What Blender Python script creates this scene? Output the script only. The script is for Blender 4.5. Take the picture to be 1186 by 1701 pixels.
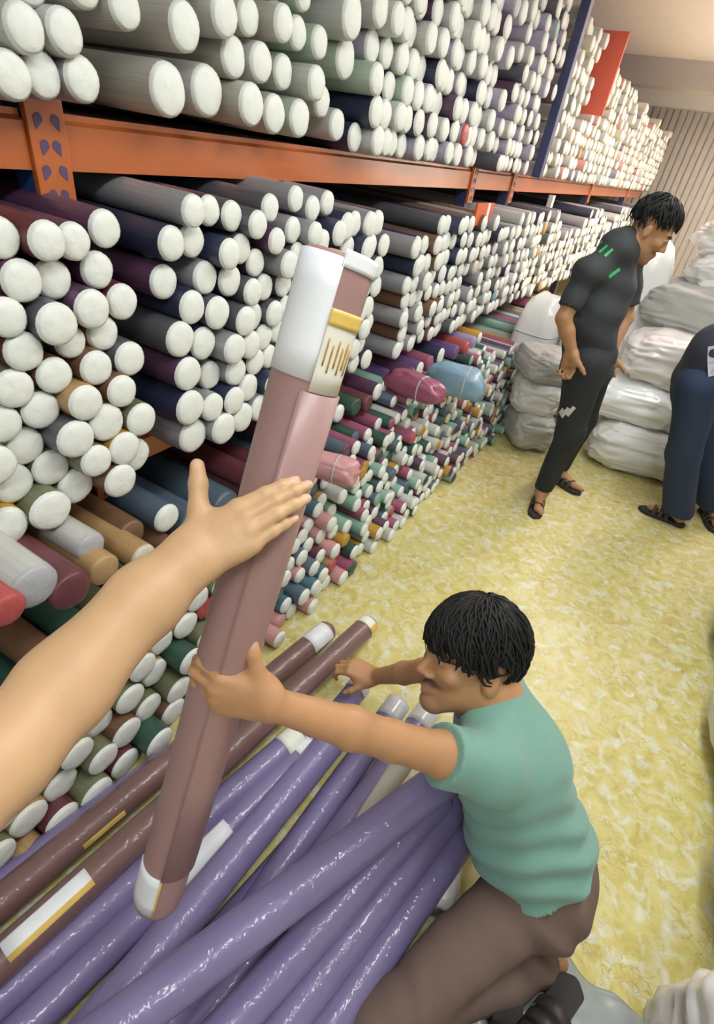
import bpy, bmesh, math, random
import numpy as np
from mathutils import Vector, Matrix, noise

for o in list(bpy.data.objects):
    bpy.data.objects.remove(o)
scene = bpy.context.scene
COL = scene.collection
random.seed(11)
rng = np.random.default_rng(5)

# ------------------------------------------------------------------ camera
PPX, PPY = 593.0, 850.5
NAD = np.array([390 - PPX, 2012 - PPY])
AIS = np.array([1175 - PPX, 330 - PPY])
FPX = float(np.sqrt(-(NAD @ AIS)))
_dn = np.array([NAD[0], NAD[1], FPX]); _dn /= np.linalg.norm(_dn)
_da = np.array([AIS[0], AIS[1], FPX]); _da /= np.linalg.norm(_da)
_dc = np.cross(_dn, _da)
RW = np.stack([_dc, _da, -_dn])            # world = RW @ (right, down, forward)
EYE = 1.65
CAMP = np.array([0.0, 0.0, EYE])
cam_d = bpy.data.cameras.new('camera')
cam = bpy.data.objects.new('camera', cam_d)
COL.objects.link(cam)
m = Matrix.Identity(4)
for i in range(3):
    m[i][0] = RW[i, 0]; m[i][1] = -RW[i, 1]; m[i][2] = -RW[i, 2]; m[i][3] = CAMP[i]
cam.matrix_world = m
cam_d.sensor_fit = 'VERTICAL'
cam_d.sensor_height = 36.0
cam_d.lens = FPX / 1701.0 * 36.0
cam_d.clip_start = 0.02
scene.camera = cam

# ------------------------------------------------------------------ world + lamps
w = bpy.data.worlds.new('world'); scene.world = w
w.use_nodes = True
w.node_tree.nodes['Background'].inputs[0].default_value = (0.93, 0.97, 1.0, 1)
w.node_tree.nodes['Background'].inputs[1].default_value = 0.55
scene.view_settings.view_transform = 'Standard'
scene.view_settings.look = 'None'
scene.view_settings.gamma = 1
scene.view_settings.use_curve_mapping = False
scene.view_settings.exposure = -0.33

CEIL = 3.0
def area(name, loc, sx, sy, power, col, rot=(0, 0, 0)):
    d = bpy.data.lights.new(name, 'AREA'); d.shape = 'RECTANGLE'
    d.size = sx; d.size_y = sy; d.energy = power; d.color = col
    o = bpy.data.objects.new(name, d); COL.objects.link(o)
    o.location = loc; o.rotation_euler = rot
    return o
# downward light of assumed, unseen ceiling tube fixtures, plus added upward fill (fixtures are built below at the same places)
TUBES = [(0.25, -0.9), (0.25, 0.9), (0.25, 2.7)]
FZ = CEIL - 0.30            # the fixtures hang on short rods
for (tx, ty) in TUBES:
    area('assumed_tube_light', (tx, ty, FZ - 0.10), 0.30, 1.25, 25, (0.95, 1.0, 0.98))
    area('ceiling_fill_light', (tx, ty, FZ + 0.03), 0.30, 1.25, 10, (0.95, 1.0, 0.98), (math.pi, 0, 0))  # added fill above the housing, brightens the ceiling
WARM = [(0.55, 5.2), (0.55, 7.6), (0.55, 10.0)]  # unseen warm tubes, assumed from the warm brightness at the far end
for (tx, ty) in WARM:
    area('assumed_warm_tube_light', (tx, ty, FZ - 0.10), 0.30, 1.25, 52, (1.0, 0.90, 0.80))
    area('warm_ceiling_fill_light', (tx, ty, FZ + 0.03), 0.30, 1.25, 75, (1.0, 0.86, 0.84), (math.pi, 0, 0))  # added pinkish fill, stronger than the tubes, to brighten the far ceiling

# ------------------------------------------------------------------ pixel helpers (1186 x 1701 frame -> points of the place)
def ray(x, y): return RW @ np.array([x - PPX, y - PPY, FPX])
def atz(x, y, z): r = ray(x, y); return CAMP + r * ((z - EYE) / r[2])
def atx(x, y, X): r = ray(x, y); return CAMP + r * (X / r[0])
def aty(x, y, Y): r = ray(x, y); return CAMP + r * (Y / r[1])
def atd(x, y, d): r = ray(x, y); return CAMP + r * (d / FPX)
def proj(p):
    c = RW.T @ (np.asarray(p, float) - CAMP)
    return PPX + FPX * c[0] / c[2], PPY + FPX * c[1] / c[2], c[2]

# ------------------------------------------------------------------ materials
MATS = {}
def nodes_of(name):
    mt = bpy.data.materials.new(name); mt.use_nodes = True
    nt = mt.node_tree; return mt, nt, nt.nodes['Principled BSDF']
def mat(name, col, rough=0.6, var=0.12, scale=30, bump=0.0, bscale=None, coat=0.0, metal=0.0, spec=0.5, crough=0.1, sheen=0.0, stretch=None, cbump=0.0, cscale=40):
    if name in MATS: return MATS[name]
    mt, nt, b = nodes_of(name)
    L = nt.links
    tc = nt.nodes.new('ShaderNodeTexCoord'); mp = nt.nodes.new('ShaderNodeMapping')
    L.new(tc.outputs['Object'], mp.inputs[0])
    if stretch: mp.inputs['Scale'].default_value = stretch
    n = nt.nodes.new('ShaderNodeTexNoise'); n.inputs['Scale'].default_value = scale; n.inputs['Detail'].default_value = 4
    L.new(mp.outputs[0], n.inputs['Vector'])
    mx = nt.nodes.new('ShaderNodeMix'); mx.data_type = 'RGBA'
    mx.inputs[6].default_value = (*[c * (1 - var) for c in col], 1)
    mx.inputs[7].default_value = (*[min(1, c * (1 + var)) for c in col], 1)
    L.new(n.outputs[0], mx.inputs[0]); L.new(mx.outputs[2], b.inputs['Base Color'])
    b.inputs['Roughness'].default_value = rough
    b.inputs['Metallic'].default_value = metal
    b.inputs['Specular IOR Level'].default_value = spec
    b.inputs['Coat Weight'].default_value = coat; b.inputs['Coat Roughness'].default_value = crough
    b.inputs['Sheen Weight'].default_value = sheen
    if bump:
        n2 = nt.nodes.new('ShaderNodeTexNoise'); n2.inputs['Scale'].default_value = bscale or scale * 2; n2.inputs['Detail'].default_value = 3
        L.new(mp.outputs[0], n2.inputs['Vector'])
        bp = nt.nodes.new('ShaderNodeBump'); bp.inputs['Strength'].default_value = bump; bp.inputs['Distance'].default_value = 0.01
        L.new(n2.outputs[0], bp.inputs['Height']); L.new(bp.outputs[0], b.inputs['Normal'])
        if coat and not cbump: L.new(bp.outputs[0], b.inputs['Coat Normal'])
    if cbump:
        n3 = nt.nodes.new('ShaderNodeTexNoise'); n3.inputs['Scale'].default_value = cscale; n3.inputs['Detail'].default_value = 2; n3.inputs['Distortion'].default_value = 1.2
        L.new(mp.outputs[0], n3.inputs['Vector'])
        bp3 = nt.nodes.new('ShaderNodeBump'); bp3.inputs['Strength'].default_value = cbump; bp3.inputs['Distance'].default_value = 0.01
        L.new(n3.outputs[0], bp3.inputs['Height']); L.new(bp3.outputs[0], b.inputs['Coat Normal'])
    MATS[name] = mt
    return mt

def mat_floor():
    mt, nt, b = nodes_of('marbled_yellow_vinyl'); L = nt.links; N = nt.nodes.new
    tc = N('ShaderNodeTexCoord')
    def ns(scale, det=5, dist=0.0, rough=0.55):
        n = N('ShaderNodeTexNoise'); n.inputs['Scale'].default_value = scale; n.inputs['Detail'].default_value = det
        n.inputs['Distortion'].default_value = dist; n.inputs['Roughness'].default_value = rough
        L.new(tc.outputs['Object'], n.inputs['Vector']); return n
    def ramp(src, pts):
        r = N('ShaderNodeValToRGB'); L.new(src, r.inputs[0])
        while len(r.color_ramp.elements) < len(pts): r.color_ramp.elements.new(0.5)
        for e, (p, c) in zip(r.color_ramp.elements, pts): e.position = p; e.color = (*c, 1)
        return r
    def mix(f, a, c):
        mx = N('ShaderNodeMix'); mx.data_type = 'RGBA'; L.new(f, mx.inputs[0]); L.new(a, mx.inputs[6])
        if isinstance(c, tuple): mx.inputs[7].default_value = (*c, 1)
        else: L.new(c, mx.inputs[7])
        return mx.outputs[2]
    base = ramp(ns(14, 6, 1.2).outputs[0], [(0.28, (0.49, 0.395, 0.11)), (0.5, (0.615, 0.54, 0.195)), (0.72, (0.67, 0.625, 0.34))])
    patch = ramp(ns(20, 3, 0.6).outputs[0], [(0.50, (0, 0, 0)), (0.72, (1, 1, 1))])
    c1 = mix(patch.outputs[0], base.outputs[0], (0.70, 0.72, 0.62))
    vein = N('ShaderNodeTexVoronoi'); vein.feature = 'DISTANCE_TO_EDGE'; vein.inputs['Scale'].default_value = 26
    dis = ns(9, 4); mxv = N('ShaderNodeMixRGB') if False else None
    add = N('ShaderNodeVectorMath'); add.operation = 'ADD'; L.new(tc.outputs['Object'], add.inputs[0])
    sc = N('ShaderNodeVectorMath'); sc.operation = 'SCALE'; sc.inputs['Scale'].default_value = 0.16
    L.new(dis.outputs[1], sc.inputs[0]); L.new(sc.outputs[0], add.inputs[1]); L.new(add.outputs[0], vein.inputs['Vector'])
    vr = ramp(vein.outputs[0], [(0.0, (0.6, 0.6, 0.6)), (0.05, (0, 0, 0))])
    brk = ramp(ns(7, 2).outputs[0], [(0.47, (0, 0, 0)), (0.6, (1, 1, 1))])
    mul = N('ShaderNodeMath'); mul.operation = 'MULTIPLY'; L.new(vr.outputs[0], mul.inputs[0]); L.new(brk.outputs[0], mul.inputs[1])
    c2 = mix(mul.outputs[0], c1, (0.33, 0.24, 0.06))
    L.new(c2, b.inputs['Base Color'])
    b.inputs['Roughness'].default_value = 0.36
    bp = N('ShaderNodeBump'); bp.inputs['Strength'].default_value = 0.25; bp.inputs['Distance'].default_value = 0.02
    L.new(ns(5, 2).outputs[0], bp.inputs['Height']); L.new(bp.outputs[0], b.inputs['Normal'])
    return mt

def mat_attr(name, rough=0.5, coat=0.0, bump=0.0, bscale=60, sss=0.0, fine=0.0):
    """base colour from the mesh's own colour attribute (fabric, skin tones)"""
    if name in MATS: return MATS[name]
    mt, nt, b = nodes_of(name); L = nt.links
    a = nt.nodes.new('ShaderNodeAttribute'); a.attribute_name = 'Col'
    tc = nt.nodes.new('ShaderNodeTexCoord')
    n = nt.nodes.new('ShaderNodeTexNoise'); n.inputs['Scale'].default_value = bscale; n.inputs['Detail'].default_value = 4
    L.new(tc.outputs['Object'], n.inputs['Vector'])
    mx = nt.nodes.new('ShaderNodeMix'); mx.data_type = 'RGBA'; mx.blend_type = 'MULTIPLY'; mx.inputs[0].default_value = fine
    L.new(a.outputs['Color'], mx.inputs[6]); L.new(n.outputs[0], mx.inputs[7])
    L.new(mx.outputs[2], b.inputs['Base Color'])
    b.inputs['Roughness'].default_value = rough; b.inputs['Coat Weight'].default_value = coat
    if sss:
        b.inputs['Subsurface Weight'].default_value = sss; b.inputs['Subsurface Scale'].default_value = 0.006
        b.inputs['Subsurface Radius'].default_value = (1.0, 0.4, 0.2)
    if bump:
        bp = nt.nodes.new('ShaderNodeBump'); bp.inputs['Strength'].default_value = bump; bp.inputs['Distance'].default_value = 0.004
        L.new(n.outputs[0], bp.inputs['Height']); L.new(bp.outputs[0], b.inputs['Normal'])
    MATS[name] = mt
    return mt

# ------------------------------------------------------------------ object helpers
def link(name, me, material=None, parent=None):
    o = bpy.data.objects.new(name, me); COL.objects.link(o)
    if material is not None and me is not None and not me.materials: me.materials.append(material)
    if parent is not None: o.parent = parent
    return o
def mesh_from(name, verts, faces, smooth=False):
    me = bpy.data.meshes.new(name); me.from_pydata([tuple(v) for v in verts], [], [tuple(f) for f in faces]); me.update()
    if smooth: me.polygons.foreach_set('use_smooth', [True] * len(me.polygons))
    return me
def tag(o, label, cat, group=None):
    o['label'] = label; o['category'] = cat
    if group: o['group'] = group
    return o
def struct(o, label=None):
    o['kind'] = 'structure'
    if label: o['label'] = label
    return o
def empty(name, loc=(0, 0, 0)):
    o = bpy.data.objects.new(name, None); COL.objects.link(o); o.location = loc; o.empty_display_size = 0.05
    return o
def bm_mesh(name, bm, smooth=False):
    me = bpy.data.meshes.new(name); bm.to_mesh(me); bm.free()
    if smooth: me.polygons.foreach_set('use_smooth', [True] * len(me.polygons))
    return me
def box_bm(bm, lo, hi, bevel=0.0):
    lo = Vector(lo); hi = Vector(hi)
    r = bmesh.ops.create_cube(bm, size=1.0)
    for v in r['verts']:
        v.co = Vector(((lo.x + hi.x) / 2 + v.co.x * (hi.x - lo.x), (lo.y + hi.y) / 2 + v.co.y * (hi.y - lo.y), (lo.z + hi.z) / 2 + v.co.z * (hi.z - lo.z)))
    if bevel:
        es = list({e for v in r['verts'] for e in v.link_edges})
        bmesh.ops.bevel(bm, geom=es, offset=bevel, segments=2, affect='EDGES', profile=0.7)
def box(name, lo, hi, material, parent=None, bevel=0.0):
    bm = bmesh.new(); box_bm(bm, lo, hi, bevel)
    return link(name, bm_mesh(name, bm), material, parent)
def tube_mesh(name, pts, radii, seg=12, cap=True):
    """swept round tube through pts"""
    pts = [Vector(p) for p in pts]; n = len(pts)
    if not hasattr(radii, '__len__'): radii = [radii] * n
    vs = []; fs = []
    t0 = (pts[1] - pts[0]).normalized()
    ref = Vector((0, 0, 1)) if abs(t0.z) < 0.9 else Vector((1, 0, 0))
    u = t0.cross(ref).normalized()
    for i in range(n):
        t = (pts[min(i + 1, n - 1)] - pts[max(i - 1, 0)]).normalized()
        u = (u - t * u.dot(t)).normalized(); v = t.cross(u)
        for k in range(seg):
            a = 2 * math.pi * k / seg
            vs.append(pts[i] + (u * math.cos(a) + v * math.sin(a)) * radii[i])
    for i in range(n - 1):
        for k in range(seg):
            k2 = (k + 1) % seg
            fs.append((i * seg + k, i * seg + k2, (i + 1) * seg + k2, (i + 1) * seg + k))
    if cap:
        fs.append(tuple(range(seg - 1, -1, -1))); fs.append(tuple((n - 1) * seg + k for k in range(seg)))
    return mesh_from(name, vs, fs, True)

# ------------------------------------------------------------------ the room
M_WALL = mat('painted_wall', (0.62, 0.60, 0.57), 0.8, 0.05, 4)
M_CEIL = mat('painted_ceiling', (0.80, 0.73, 0.715), 0.8, 0.04, 3)
M_SHUT = mat('grey_shutter_paint', (0.36, 0.34, 0.32), 0.55, 0.1, 8)
XL, XR, YB, YF = -2.9, 1.9, -2.6, 12.0
fl = link('floor', mesh_from('floor', [(XL, YB - 1, 0), (XR, YB - 1, 0), (XR, YF, 0), (XL, YF, 0)], [(0, 1, 2, 3)]), mat_floor())
struct(fl, 'glossy yellow marbled vinyl floor')
struct(box('ceiling', (XL, YB, CEIL), (XR, YF, CEIL + 0.12), M_CEIL), 'pale pinkish ceiling')
struct(box('wall_left', (XL - 0.12, YB, 0), (XL, YF, CEIL), M_WALL), 'plain wall behind the fabric rack')
struct(box('wall_right', (XR, YB, 0), (XR + 0.12, YF, CEIL), M_WALL), 'plain wall on the right of the aisle')
wf = struct(box('wall_far', (XL, YF, 0), (XR, YF + 0.12, CEIL), M_WALL), 'far wall hung with grey vertical ribbed sheeting')
rib = bmesh.new(); box_bm(rib, (-0.045, -0.02, 0.0), (0.045, 0.02, 2.75), 0.012); rib_me = bm_mesh('rib', rib)
rib_me.materials.append(M_SHUT)
for k in range(44):
    o = link('sheeting_rib', rib_me, None, wf); o.location = (XL + 0.06 + k * 0.108, YF - 0.02, 0.02)
struct(box('trim_1', (XL, 9.3, CEIL - 0.28), (XR, 9.6, CEIL), mat('grey_soffit', (0.42, 0.39, 0.38), 0.7, 0.05, 4)), 'grey downstand beam across the ceiling')

# ceiling tube fixtures, assumed and out of view
def glow(name, col, strength):
    mt, nt, b = nodes_of(name)
    b.inputs['Emission Color'].default_value = (*col, 1); b.inputs['Emission Strength'].default_value = strength
    b.inputs['Base Color'].default_value = (0.9, 0.9, 0.9, 1)
    return mt
M_TUBE = glow('assumed_tube_glow', (0.95, 1.0, 0.98), 6); M_TUBEW = glow('assumed_warm_tube_glow', (1.0, 0.88, 0.72), 6)
M_FIX = mat('white_fixture', (0.8, 0.8, 0.8), 0.4, 0.02)
for i, (tx, ty) in enumerate(TUBES + WARM):
    e = empty('assumed_ceiling_tube_light', (tx, ty, FZ))
    tag(e, ('cool white' if i < 3 else 'warm white') + ' ceiling tube light assumed over the aisle, number %s from the front' % ['one', 'two', 'three', 'four', 'five', 'six'][i], 'light', 'assumed ceiling tube lights')
    box('housing', (-0.09, -0.66, -0.05), (0.09, 0.66, -0.002), M_FIX, e, 0.008)
    for s in (-0.5, 0.5): box('rod', (-0.006, s - 0.006, -0.01), (0.006, s + 0.006, 0.30), M_FIX, e)
    for s in (-0.05, 0.05):
        link('tube', tube_mesh('tube', [(s, -0.6, -0.075), (s, 0.6, -0.075)], 0.014, 10), M_TUBE if i < 3 else M_TUBEW, e)

# ------------------------------------------------------------------ the rack
M_OR = mat('orange_rack_enamel', (0.52, 0.13, 0.028), 0.3, 0.10, 6, coat=0.6, crough=0.12)
M_BLUE = mat('blue_rack_enamel', (0.035, 0.05, 0.14), 0.4, 0.15, 8)
M_BLUE2 = mat('bright_blue_rack_enamel', (0.02, 0.07, 0.24), 0.4, 0.15, 8)
def rx(y):                      # the rack line bends slightly into the aisle further down
    return 0.03 * max(0.0, y - 3.0)
POSTS = [0.86, 3.62, 4.42, 7.3, 10.1]
RACKF = -1.30
rack = empty('storage_rack', (RACKF, 0.86, 0))
tag(rack, 'long pallet rack with orange beams and blue perforated uprights holding the fabric rolls', 'rack')
def rbox(name, lo, hi, m_, bevel=0.0):
    o = box(name, lo, hi, m_, None, bevel); o.parent = rack; o.matrix_parent_inverse = Matrix.Translation((-RACKF, -0.86, 0)); return o
def beam(name, y0, y1, z0, z1, back=0.0):
    x0 = RACKF + rx(y0) - back; x1 = RACKF + rx(y1) - back
    d = 0.045
    # C-profile box with a step along the top edge, as pressed pallet beams have
    prof = [(0, z0), (0, z1 - 0.02), (-0.012, z1 - 0.012), (-0.012, z1), (-d, z1), (-d, z0)]
    n = len(prof); vs = []
    for (xx, yy) in ((x0, y0), (x1, y1)):
        for (px, pz) in prof: vs.append((xx + px, yy, pz))
    fs = [(k, (k + 1) % n, n + (k + 1) % n, n + k) for k in range(n)] + [tuple(range(n)), tuple(range(2 * n - 1, n - 1, -1))]
    o = link(name, mesh_from(name, vs, fs), M_OR, rack); o.matrix_parent_inverse = Matrix.Translation((-RACKF, -0.86, 0))
    bmm = bmesh.new(); bmm.from_mesh(o.data); bmesh.ops.recalc_face_normals(bmm, faces=bmm.faces); bmm.to_mesh(o.data); bmm.free()
BZ0, BZ1 = 1.492, 1.60
LZ0, LZ1 = 0.66, 0.755
bays = [(-1.9, 0.86)] + [(POSTS[0], POSTS[1]), (POSTS[1], POSTS[3]), (POSTS[3], POSTS[4]), (POSTS[4], 11.7)]
for (a, b_) in bays:
    beam('beam', a + 0.045, b_ - 0.045, BZ0, BZ1); beam('beam', a + 0.045, b_ - 0.045, LZ0, LZ1)
    beam('beam', a + 0.045, b_ - 0.045, BZ0, BZ1, 1.0); beam('beam', a + 0.045, b_ - 0.045, LZ0, LZ1, 1.0)
slot_bm = bmesh.new()
for s in (-1, 1):
    pass
slot_bm.free()
def diamond(w, h, t):
    # teardrop punched slot, built as a thin insert of the colour behind it
    pts = [(-w, h * .3), (-w * .6, h * .8), (0, h), (w * .6, h * .8), (w, h * .3), (w * .35, -h * .6), (0, -h), (-w * .35, -h * .6)]
    vs = [(0, a, b) for a, b in pts] + [(t, a, b) for a, b in pts]; n = len(pts)
    return mesh_from('slot', vs, [tuple(range(n - 1, -1, -1)), tuple(range(n, 2 * n))] + [(k, (k + 1) % n, n + (k + 1) % n, n + k) for k in range(n)])
slot_me = diamond(0.011, 0.016, 0.003); slot_me.materials.append(mat('slot_violet', (0.10, 0.07, 0.16), 0.6))
for i, py in enumerate(POSTS):
    X = RACKF + rx(py)
    rbox('upright', (X - 0.075, py - 0.04, 0), (X - 0.005, py + 0.04, 2.9 if i < 3 else 2.3), M_BLUE if i else M_BLUE2, 0.006)
    rbox('upright', (X - 1.05, py - 0.04, 0), (X - 0.98, py + 0.04, 2.9 if i < 3 else 2.3), M_BLUE, 0.006)
    for zz in (0.3, 1.1, 1.9):
        rbox('brace', (X - 0.98, py - 0.012, zz), (X - 0.07, py + 0.012, zz + 0.03), M_BLUE)
    for (z0, z1) in ((BZ0 - 0.075, BZ1 + 0.03), (LZ0 - 0.07, LZ1 + 0.02)):
        rbox('beam_connector', (X - 0.006, py - 0.044, z0), (X + 0.012, py + 0.044, z1), M_OR, 0.004)
        if i < 3:
            for k in range(4):
                for s in (-0.016, 0.016):
                    o = link('slot', slot_me, None, rack); o.matrix_parent_inverse = Matrix.Translation((-RACKF, -0.86, 0))
                    o.location = (X + 0.0105, py + s * (1.35 if k % 2 else 1.0), z0 + 0.025 + k * 0.047); o.rotation_euler = (0.35 * (1 if s > 0 else -1), 0, 0)
o = rbox('deck_board', (RACKF - 1.0, -1.9, BZ1 - 0.02), (RACKF - 0.05, 11.7, BZ1 - 0.003), mat('deck_ply', (0.16, 0.10, 0.07), 0.8), 0)
o = rbox('deck_board', (RACKF - 1.0, -1.9, LZ1 - 0.02), (RACKF - 0.05, 11.7, LZ1 - 0.003), MATS['deck_ply'], 0)

# assumed lit window on the right wall, unseen, added for the beam's warm glow
wn = struct(box('assumed_window_1', (XR - 0.03, 6.6, 1.0), (XR - 0.012, 11.0, 2.1), glow('assumed_window_glow', (1.0, 0.88, 0.70), 3.0)), 'assumed bright warm window in the right wall, out of view')
for k in range(6):
    y_ = 6.6 + k * 0.88; o = box('assumed_window_frame', (XR - 0.06, y_ - 0.03, 0.95), (XR - 0.005, y_ + 0.03, 2.15), M_FIX); o.parent = wn
for z_ in (0.95, 2.1):
    o = box('assumed_window_frame', (XR - 0.06, 6.57, z_), (XR - 0.005, 11.03, z_ + 0.05), M_FIX); o.parent = wn
rbox('white_post', (RACKF + 0.16, 5.16, LZ1), (RACKF + 0.20, 5.24, BZ0), M_FIX, 0.004)
rbox('front_upright', (-1.13, 4.375, BZ1), (-1.07, 4.455, 2.9), M_BLUE, 0.006)

# ------------------------------------------------------------------ fabric rolls on the rack and in the floor stack
RL = 1.42
PAL = {
 'maroon': (0.13, 0.035, 0.045), 'plum': (0.10, 0.045, 0.09), 'darkgrey': (0.10, 0.10, 0.115), 'navy': (0.028, 0.035, 0.075), 'olive': (0.17, 0.18, 0.10),
 'mustard': (0.50, 0.27, 0.035), 'brown': (0.17, 0.09, 0.05), 'grey': (0.30, 0.30, 0.32), 'beige': (0.47, 0.45, 0.39), 'palegreen': (0.42, 0.52, 0.42),
 'stone': (0.52, 0.52, 0.50), 'lilac': (0.42, 0.38, 0.50), 'bottle': (0.03, 0.085, 0.06), 'teal': (0.06, 0.16, 0.20), 'red': (0.45, 0.08, 0.08), 'pink': (0.60, 0.30, 0.30),
 'tan': (0.42, 0.27, 0.12), 'slate': (0.09, 0.13, 0.18), 'magenta': (0.33, 0.09, 0.16), 'skyblue': (0.22, 0.36, 0.48), 'mint': (0.25, 0.42, 0.34), 'purple': (0.14, 0.08, 0.22), 'violet': (0.3, 0.25, 0.45), 'cream': (0.6, 0.55, 0.45),
 'white': (0.72, 0.74, 0.72)}
for k_, c_ in PAL.items():
    mat('cloth_' + k_, c_, 0.42, 0.18, 5, bump=0.2, bscale=14, coat=0.25, crough=0.2, stretch=(0.4, 1, 1))
M_CAP = mat('white_paper_end', (0.80, 0.83, 0.79), 0.5, 0.035, 6, bump=0.12, bscale=5)
M_CAPG = mat('grey_wrapped_end', (0.42, 0.43, 0.46), 0.45, 0.08, 5, bump=0.15, bscale=5)
# unit roll: radius 1, axis along -X from 0 to -RL
def unit_body(seg=20):
    prof = [(-0.006, 0.0), (-0.004, 0.80), (0.0, 0.93), (-0.004, 0.985), (-0.012, 1.0), (-RL + 0.012, 1.0), (-RL, 0.97), (-RL, 0.0)]
    vs = []; fs = []
    for j, (x, r) in enumerate(prof):
        for k in range(seg):
            a = 2 * math.pi * k / seg; rr = r * (1 + 0.02 * math.sin(3 * a + 1) * (r > .9))
            vs.append((x, rr * math.cos(a), rr * math.sin(a)))
    for j in range(len(prof) - 1):
        for k in range(seg):
            k2 = (k + 1) % seg; fs.append((j * seg + k, (j + 1) * seg + k, (j + 1) * seg + k2, j * seg + k2))
    return vs, fs
def unit_cap(seg=20, var=0):
    # white wrapped end: slightly domed disc with a puckered middle
    prof = [(-0.002, 0.985), (0.004, 0.96), (0.008, 0.84), (0.011, 0.55), (0.0125, 0.25), (0.0125, 0.05)]
    vs = []; fs = []
    for j, (x, r) in enumerate(prof):
        for k in range(seg):
            a = 2 * math.pi * k / seg
            x2 = x + 0.0012 * math.sin(4 * a + var * 2 + j) * (0 < j < 4)
            vs.append((x2, r * math.cos(a), r * math.sin(a)))
    for j in range(len(prof) - 1):
        for k in range(seg):
            k2 = (k + 1) % seg; fs.append((j * seg + k, j * seg + k2, (j + 1) * seg + k2, (j + 1) * seg + k))
    fs.append(tuple((len(prof) - 1) * seg + k for k in range(seg)))
    return vs, fs
body_me = {}; cap_me = {}
def get_body(c):
    if c not in body_me:
        me = mesh_from('fabric_roll', *unit_body(), smooth=True); me.materials.append(MATS['cloth_' + c]); body_me[c] = me
    return body_me[c]
def get_cap(c, v):
    if (c, v) not in cap_me:
        me = mesh_from('end_disc', *unit_cap(20, v), smooth=True)
        me.materials.append(M_CAP if c == 'w' else (M_CAPG if c == 'g' else MATS['cloth_' + c])); cap_me[(c, v)] = me
    return cap_me[(c, v)]

ROLLS = []   # (x, y, z, r, body colour, cap colour, zone)
def add_roll(x, y, z, r, c, cap, zone): ROLLS.append([x, y, z, r, c, cap, zone])
def pick(ws):
    t = random.random() * sum(v for _, v in ws)
    for k, v in ws:
        t -= v
        if t <= 0: return k
    return ws[-1][0]

# --- discs read off the photograph for the nearest stacks: (px, py, height px)
MID1 = [(3,396,72),(54,396,74),(121,401,64),(183,383,68),(30,469,76),(99,470,72),(173,453,66),(10,532,70),(78,535,74),(148,512,68),(212,505,62),(33,585,68),(126,573,56),(183,559,60),(215,601,57),(159,611,58),(94,628,60),(23,648,66),(124,661,58),(187,656,52),(68,683,62),(12,714,62),(164,701,60),(223,697,52),(114,725,60),(51,744,62),(195,737,52),(143,757,50),(224,759,52),(-8,777,62),(94,783,56),(175,792,52),(35,807,62),(124,812,55),(73,840,60),(20,863,64),(-45,470,76),(-50,560,72),(-35,640,68),(-45,715,66),(-30,850,64),(-55,790,64),(-60,400,76)]
MID2 = [(310,348,58),(358,353,55),(392,361,54),(420,372,50),(453,347,50),(501,333,46),(525,348,45),(489,383,46),(512,386,42),(282,404,62),(327,402,60),(370,419,54),(406,415,52),(453,399,46),(431,439,48),(472,439,48),(494,424,42),(284,473,60),(347,464,57),(387,468,55),(417,485,47),(446,480,45),(480,477,44),(317,510,57),(358,519,56),(398,530,49),(432,529,48),(456,523,44),(480,515,42),(297,563,60),(340,572,55),(378,576,50),(412,571,47),(446,563,44),(470,550,40),(307,619,55),(360,628,46),(391,618,46),(428,602,43),(455,596,40),(312,675,56),(346,675,45),(383,664,44),(415,645,45),(445,637,40),(322,725,53),(363,710,49),(399,697,46),(430,677,43),(553,340,44),(552,385,44),(530,400,42)]
MID2G = [(250,400,60),(256,468,58),(262,548,58),(270,617,50),(266,665,52),(284,722,48)]
TOP1 = [(28,45,92),(97,50,88),(12,122,94),(78,126,90),(134,131,86),(192,10,80),(-50,60,92),(-55,130,92),(55,-30,90),(130,-28,86)]
TOP2 = [(293,43,92),(273,149,98),(345,152,92),(359,23,84),(415,28,70),(392,96,76),(433,104,72),(460,38,68),(404,172,76),(478,121,64),(500,56,62),(457,190,70),(497,197,67),(516,137,62),(531,71,60),(570,210,56),(545,170,58),(300,-50,90),(365,-55,84),(420,-45,74),(467,-30,70),(510,-10,64)]
X_MID, X_TOP = -1.09, -1.19
def from_px(lst, X, zone, cols, capsel, shrink=1.0, zmin=None):
    P = []
    for (px, py, h) in lst:
        p = atx(px, py, X)
        q1 = proj(p + np.array([0, 0, .05])); q0 = proj(p - np.array([0, 0, .05]))
        pm = math.hypot(q1[0] - q0[0], q1[1] - q0[1]) / 0.1
        P.append([p[1], p[2], h / pm / 2 * shrink])
    P = np.array(P); P[:, 2] = np.clip(P[:, 2], 0.038, 0.068)
    for it in range(60):
        for i in range(len(P)):
            for j in range(i + 1, len(P)):
                d = P[j, :2] - P[i, :2]; L_ = np.hypot(*d); g = (P[i, 2] + P[j, 2]) * .96 - L_
                if g > 0 and L_ > 1e-6:
                    P[i, :2] -= d / L_ * g * .5; P[j, :2] += d / L_ * g * .5
        if zmin is not None: P[:, 1] = np.maximum(P[:, 1], zmin + P[:, 2])
    for (y, z, r) in P:
        add_roll(X + random.uniform(-.03, .03), y, z, r, pick(cols(y, z)), capsel(), zone)
    return P
cw = lambda: 'w'
from_px(MID1, X_MID, 'm1', lambda y, z: [('maroon', 4), ('plum', 3), ('darkgrey', 1)] if z > 1.19 else [('olive', 4), ('mustard', 1.6), ('brown', 1.5), ('darkgrey', 1), ('tan', 1)], cw, zmin=LZ1 + 0.002)
from_px(MID2, X_MID, 'm2', lambda y, z: [('darkgrey', 4), ('grey', 4), ('navy', 1.2), ('plum', 0.8)], cw, zmin=LZ1 + 0.002)
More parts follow.
